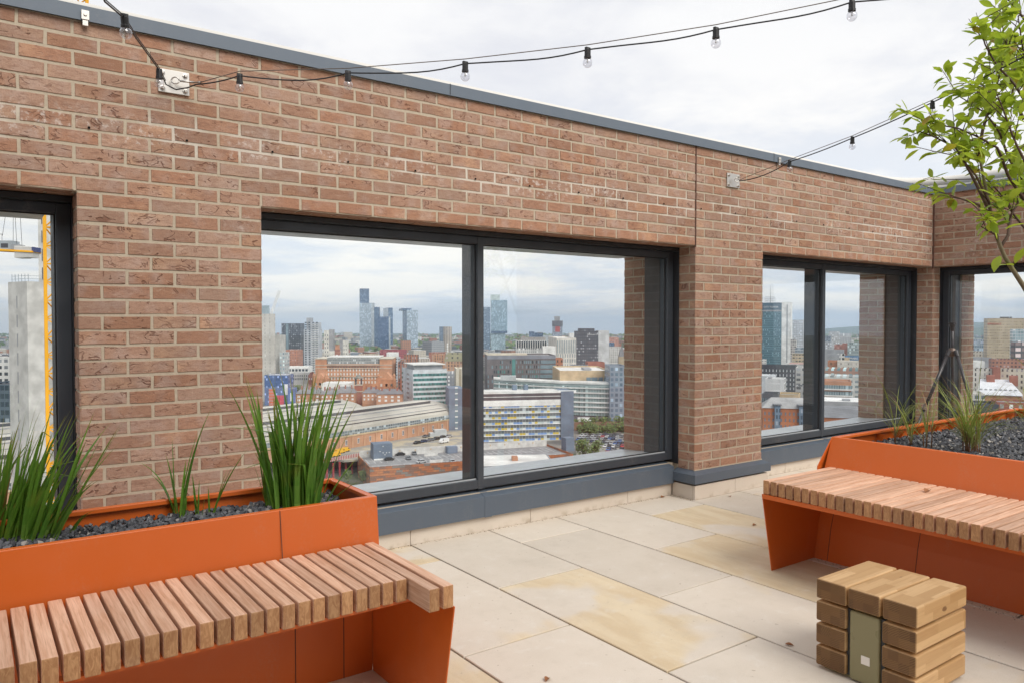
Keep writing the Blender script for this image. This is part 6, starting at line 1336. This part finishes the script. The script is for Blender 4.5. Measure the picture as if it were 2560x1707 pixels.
t, W, D, H = bld('office_block', 'dark grey block dotted with small white windows below the lettered tower', 1895, 1990, 913, 520, 5, D=18, body=DGREY, roof=SLATE); windows(t, W, D, 7, 11, .22, H - 22, 3.0, .55, plain('cool_white', (.60, .63, .66)), cap=77)
bld('apartment_block', 'balconied pale block right of the dark dotted one', 1990, 2040, 918, 480, 3, D=16, body=facade('balc', (.48, .47, .45), (.12, .13, .14), 3.2, 3.4, .7, .5), roof=ROOFP)
bld('office_block', 'white box building with grey side in front of the dark dotted block', 1914, 1961, 946, 430, 4, D=16, body=facade('wbox', (.66, .67, .68), (.6, .61, .62), 4, 9, .8, .8, 0), roof=ROOFP, plant=(GREYC, [(.1, .3, .3, .6, 1.6)]))
bld('office_block', 'pale block at the left edge below the lettered tower', 1890, 1932, 938, 460, 2, D=16, body=plain('cool_white', (.60, .63, .66)), roof=ROOFP)
t, W, D, H = bld('apartment_block', 'low dark block with paired windows behind the orange apartments', 1906, 1946, 983, 385, 4, D=14, body=plain('slate_block', (.115, .12, .135)), roof=DGREY); windows(t, W, D, 3, 6, .4, H - 10, 3., .6, GLS)
bld('depot', 'low depot with brown yard wall right of the low dark block', 1946, 1998, 985, 392, 4, D=16, body=TAN, roof=plain('depot_roof', (.30, .29, .26)))
bld('apartment_block', 'grey balconied block above the mullion end of the orange apartments', 1990, 2040, 965, 440, 3, D=14, body=facade('balc2', (.40, .40, .40), (.10, .11, .12), 3., 3.4, .7, .5), roof=ROOFG)
t, W, D, H = bld('apartment_block', 'orange brick apartments with blue bays and hipped roof, bottom of the second window', 1909, 2055, 1019, 340, 14, D=15, body=plain('bright_brick', (.46, .17, .075)), roof=SLATE, par=.2); gable_roof(t, W, D, H, 4.2, ROOFG, 'x')
windows(t, W, D, 6, 14, .33, H - 17.4, 2.85, .5, plain('blue_frame', (.17, .21, .26)), cap=84)
for x0, x1 in ((.20, .30), (.62, .71), (.95, 1.0)): q0 = MB(); q0.box((W * x0, -1.1, 0), (W * x1, 0, H + 1.4)); o = obj('blue_bay', q0, facade('bay', (.17, .235, .32), (.09, .12, .16), 2.85, 1.3, .6, .6), t, local=True); q0 = MB(); q0.box((W * x0 - .5, -1.6, H + 1.4), (W * x1 + .5, 3, H + 1.8)); obj('bay_roof', q0, SLATE, o, local=True)
# right-hand pane of the second window
for lab, xa, xb, y, d, m in (('pale concrete tower on the skyline of the second window', 2072, 2099, 829, 1500, facade('ptw', (.50, .50, .50), (.34, .35, .37), 3.2, 3., .5, .6)), ('pale tower with upright ribs right of the concrete one', 2099, 2128, 833.5, 1520, facade('ptw2', (.56, .56, .57), (.36, .38, .41), 40, 3., .5, .95)), ('dark blue grey block left of the pale concrete tower', 2062, 2077, 840, 1400, facade('dbg', (.2, .24, .29), (.1, .13, .17), 3.2, 3., .5, .6)), ('low grey block in front of the pale towers', 2058, 2080, 855, 1100, facade('lgb', (.42, .43, .46), (.3, .32, .35), 3.2, 3., .5, .6)), ('long pale block under the pale towers', 2078, 2118, 854, 1150, facade('lpb', (.46, .47, .48), (.32, .33, .36), 3.2, 3., .5, .6))): bld('tower_block', lab, xa, xb, y, d, 2, D=18, body=m, roof=GREYC)
for lab, xa, xb, y, d, m in (('red brick mill building among the pale blocks', 2086, 2122, 861, 950, facade('mill', (.36, .15, .11), (.2, .1, .09), 3.4, 3., .4, .5)), ('red brick chimney block beside the mill', 2106, 2119, 858, 900, RBRK), ('grey green glazed block by the outer pier', 2119, 2160, 856, 880, facade('ggb', (.33, .38, .38), (.22, .27, .28), 3.4, 2., .7, .6))): bld('office_block', lab, xa, xb, y, d, 2, D=14, body=m, roof=ROOFG)
for lab, xa, xb, y, d, m, r in (('long grey roofed hall beyond the street', 2058, 2110, 874, 760, GREYC, ROOFG), ('white framed open topped block', 2094, 2112, 885, 680, facade('wfo', (.64, .63, .6), (.06, .06, .06), 9, 3.2, .6, .8), ROOFP), ('dark slate roofed hall with white stripes', 2058, 2098, 886, 660, GREYC, SLATE), ('orange brick block below the slate roofed hall', 2070, 2098, 902, 600, facade('obk', (.44, .18, .09), (.2, .1, .06), 4, 5, .3, .5), ROOFG), ('white colonnaded block with many small windows', 2094, 2160, 902, 590, facade('wcol', (.62, .58, .52), (.25, .22, .2), 3., 1.8, .4, .5), ROOFP), ('tan corner block beside the blue sign building', 2112, 2124, 893, 640, TAN, ROOFP), ('brick and glass block with teal windows', 2060, 2150, 920, 500, facade('bgt2', (.42, .24, .18), (.22, .34, .36), 3.4, 3.6, .5, .5), ROOFP), ('white terraced roof block with balconies', 2058, 2155, 938, 455, facade('wtr', (.60, .60, .58), (.25, .30, .32), 3., 3.4, .6, .5), ROOFP)): bld('office_block', lab, xa, xb, y, d, 3, D=16, body=m, roof=r)
t, W, D, H = bld('store', 'white store with a long blue sign panel on its roof edge', 2112, 2165, 899, 650, 2, D=16, body=WHT, roof=ROOFP); q0 = MB(); q0.box((0, -.2, H - .5), (W, .5, H + 3.6)); sg = obj('sign_panel', q0, plain('sign_blue', (.08, .20, .38)), t, local=True); text('PRIMARK', t, (W * .35, -.4, H + .6), 2.4, mat('sign_white', None, (.85, .85, .85)))
t, W, D, H = bld('apartment_block', 'brick apartment block with curved glazed balconies behind the second window', 2060, 2130, 951, 400, 6, D=16, body=BRK, roof=ROOFG); bands(t, W, D, H - 10.6, 3.3, 3, .55, facade('curveb', (.36, .44, .46), (.18, .25, .28), 40, 1.2, .8, .9), .5, 'glazed_balcony')
for i in range(3): q0 = MB(); q0.box((-.9, -1.2, H - 11.3 + 3.3 * i), (W + .9, D, H - 10.7 + 3.3 * i)); obj('balcony_slab', q0, WHT, t, local=True)
windows(t, W, D, 2, 7, .5, H - 19, 3.4, .55, GLS)
for xa, xb, y, d in ((2056, 2165, 1002, 330),): bld('market_hall', 'low hall with broad curved white roof in the second window', xa, xb, y, d, 8, D=22, body=GREYC, roof=WHT, par=.15, plant=(GREYC, [(.5, .68, .2, .4, .8)]))
t, W, D, H = bld('apartment_block', 'brick range with grey hipped roof at the bottom of the second window', 2040, 2180, 1042, 300, 10, D=15, body=plain('bright_brick', (.46, .17, .075)), roof=SLATE, par=.2); gable_roof(t, W, D, H, 4., SLATE, 'x')
# ---- far right window
t, W, D, H = bld('tower_block', 'broad beige tiled office tower with rows of small dark windows and red lettering', 2468.5, 2640, 796, 900, 6, D=22, body=facade('beige', (.52, .43, .30), (.12, .09, .07), 3.3, 1.9, .45, .28, .55), roof=CREAM, plant=(DGREY, [(.22, .34, .3, .6, 2.6), (.36, .38, .3, .5, 2.6)]))
text('ARNDALE', t, (W * .10, -.3, H - 7.6), 3.2, plain('sign_red', (.55, .12, .08)), sx=1.)
bld('office_block', 'white edged glass block in front of the beige tower', 2532, 2640, 823, 820, 4, D=16, body=facade('wgl', (.62, .66, .68), (.38, .50, .54), 3.4, 2.4, .85, .85, .1, .3), roof=WHT)
bld('office_block', 'dark frame building below the white edged glass block', 2538, 2640, 855, 780, 4, xs=2527, body=facade('dfr', (.10, .105, .115), (.28, .22, .22), 6, 7, .8, .6), roof=BLUEG)
for lab, xa, xb, y, d, m, r in (('long blue and white flats left of the beige tower', 2418, 2470, 848, 1150, facade('bwf', (.42, .47, .53), (.12, .16, .24), 3., 2.2, .6, .6), ROOFG), ('nearer row of blue grey flats left of the beige tower', 2432, 2470, 860, 1050, facade('bwf2', (.36, .42, .47), (.14, .2, .26), 4., 2.6, .7, .7), SLATE), ('white striped flats at the outer brick pier', 2412, 2430, 857, 950, facade('wst', (.62, .61, .6), (.10, .12, .14), 3., 9, .8, .5), ROOFP), ('cream building with two rows of tall windows', 2432, 2458, 878, 860, facade('cr3', (.60, .55, .46), (.2, .16, .13), 4, 3., .4, .6), SLATE), ('long grey roof below the cream building', 2415, 2480, 893, 780, GREYC, ROOFG), ('white flat roofed hall near the outer pier', 2415, 2463, 902, 700, WHT, WHT), ('brick and slate terrace with red edges behind the white hall', 2480, 2620, 897, 720, facade('bst', (.40, .19, .13), (.15, .1, .1), 3.4, 3, .5, .5), ROOFG), ('pale office range with rows of upright windows', 2412, 2486, 920, 560, facade('por', (.62, .59, .54), (.08, .07, .07), 3.8, 2.9, .3, .62), BLUEG), ('cream range with blue grey roof right of the pale office range', 2502, 2640, 922, 560, facade('por2', (.58, .53, .44), (.10, .08, .08), 4.2, 3., .4, .5), BLUEG), ('red brick stair block between the pale ranges', 2485, 2503, 919, 548, RBRK, ROOFG), ('dark flat roofed depot at the planter rim', 2405, 2500, 1007, 330, DGREY, DGREY), ('red brick houses at the planter rim', 2496, 2640, 1004, 325, facade('rbh', (.34, .12, .08), (.40, .42, .42), 3.2, 3.4, .4, .55), SLATE), ('glazed penthouse block with pale walls', 2420, 2465, 982, 400, facade('gph', (.58, .56, .52), (.13, .16, .18), 3.2, 3., .7, .6), ROOFP)): bld('building', lab, xa, xb, y, d, 4, D=16, body=m, roof=r)
t, W, D, H = bld('hall', 'hall with a big white pitched roof dotted with round rooflights', 2448, 2557, 985, 430, 3, D=22, body=BRK, roof=WHT, par=.2); q0 = MB(); q0.add([(-1, -1, H), (W + 1, -1, H), (W - 3, D, H + 7.4), (3, D, H + 7.4)], [(0, 1, 2, 3)]); q0.add([(-1, -1, H - .3), (W + 1, -1, H - .3), (W - 3, D, H + 7.1), (3, D, H + 7.1)], [(3, 2, 1, 0)]); obj('white_roof', q0, plain('roof_white', (.66, .67, .70)), t, local=True)
for i in range(8): q0 = MB(); x = W * (.1 + .115 * i); q0.lathe([(.0, .3), (.6, .3), (.8, 0)], (x, 6, H + 2.5), (0, -.33, .94), 12); obj('round_rooflight', q0, GREYC, t, local=True)
for x in (.3, .85): q0 = MB(); q0.box((W * x, D * .8, H + 4), (W * x + 4, D * .95, H + 10)); obj('chimney', q0, RBRK, t, local=True)
# mid-distance infill along the streets
rr = random.Random(33); kinds = [('brick', facade('fill1', (.36, .16, .10), (.12, .09, .09), 3.2, 3., .4, .5), SLATE), ('white', facade('fill2', (.56, .56, .55), (.12, .13, .15), 3.2, 3., .5, .5), ROOFP), ('grey', facade('fill3', (.32, .33, .35), (.10, .12, .14), 3.4, 3., .6, .5), ROOFG), ('tan', facade('fill4', (.48, .38, .27), (.12, .10, .09), 3.4, 3., .5, .5), ROOFG)]
for i in range(46):
    d = rr.uniform(640, 1150); sx = rr.choice((rr.uniform(1200, 1560), rr.uniform(640, 1160), rr.uniform(1900, 2150), rr.uniform(2400, 2580))); k = rr.choice(kinds); h = rr.uniform(8, 15)
    yy = 853.5 - ((gz(d) + h - CAM.z) / d - math.tan(PIT)) * FPX
    bld('city_block', '%s low rise city block among the streets in the middle distance' % k[0], sx, sx + rr.uniform(14, 34), yy, d, rr.uniform(0, 12), D=14, body=k[1], roof=k[2], group='%s low blocks in the middle distance' % k[0])
# ---- haze
hz = MB(); hz.box((-16000, -16000, -380), (16000, 16000, 185)); ho = obj('haze', hz, [])
hm = bpy.data.materials.new('haze'); hm.use_nodes = True; q = G(hm.node_tree); q.n.clear()
v = q.new('ShaderNodeVolumePrincipled'); v.inputs['Color'].default_value = (.66, .81, .98, 1); v.inputs['Density'].default_value = .00009; v.inputs['Anisotropy'].default_value = .2
o_ = q.new('ShaderNodeOutputMaterial'); q.l.new(v.outputs[0], o_.inputs['Volume']); ho.data.materials.append(hm); tag(ho, kind='stuff')
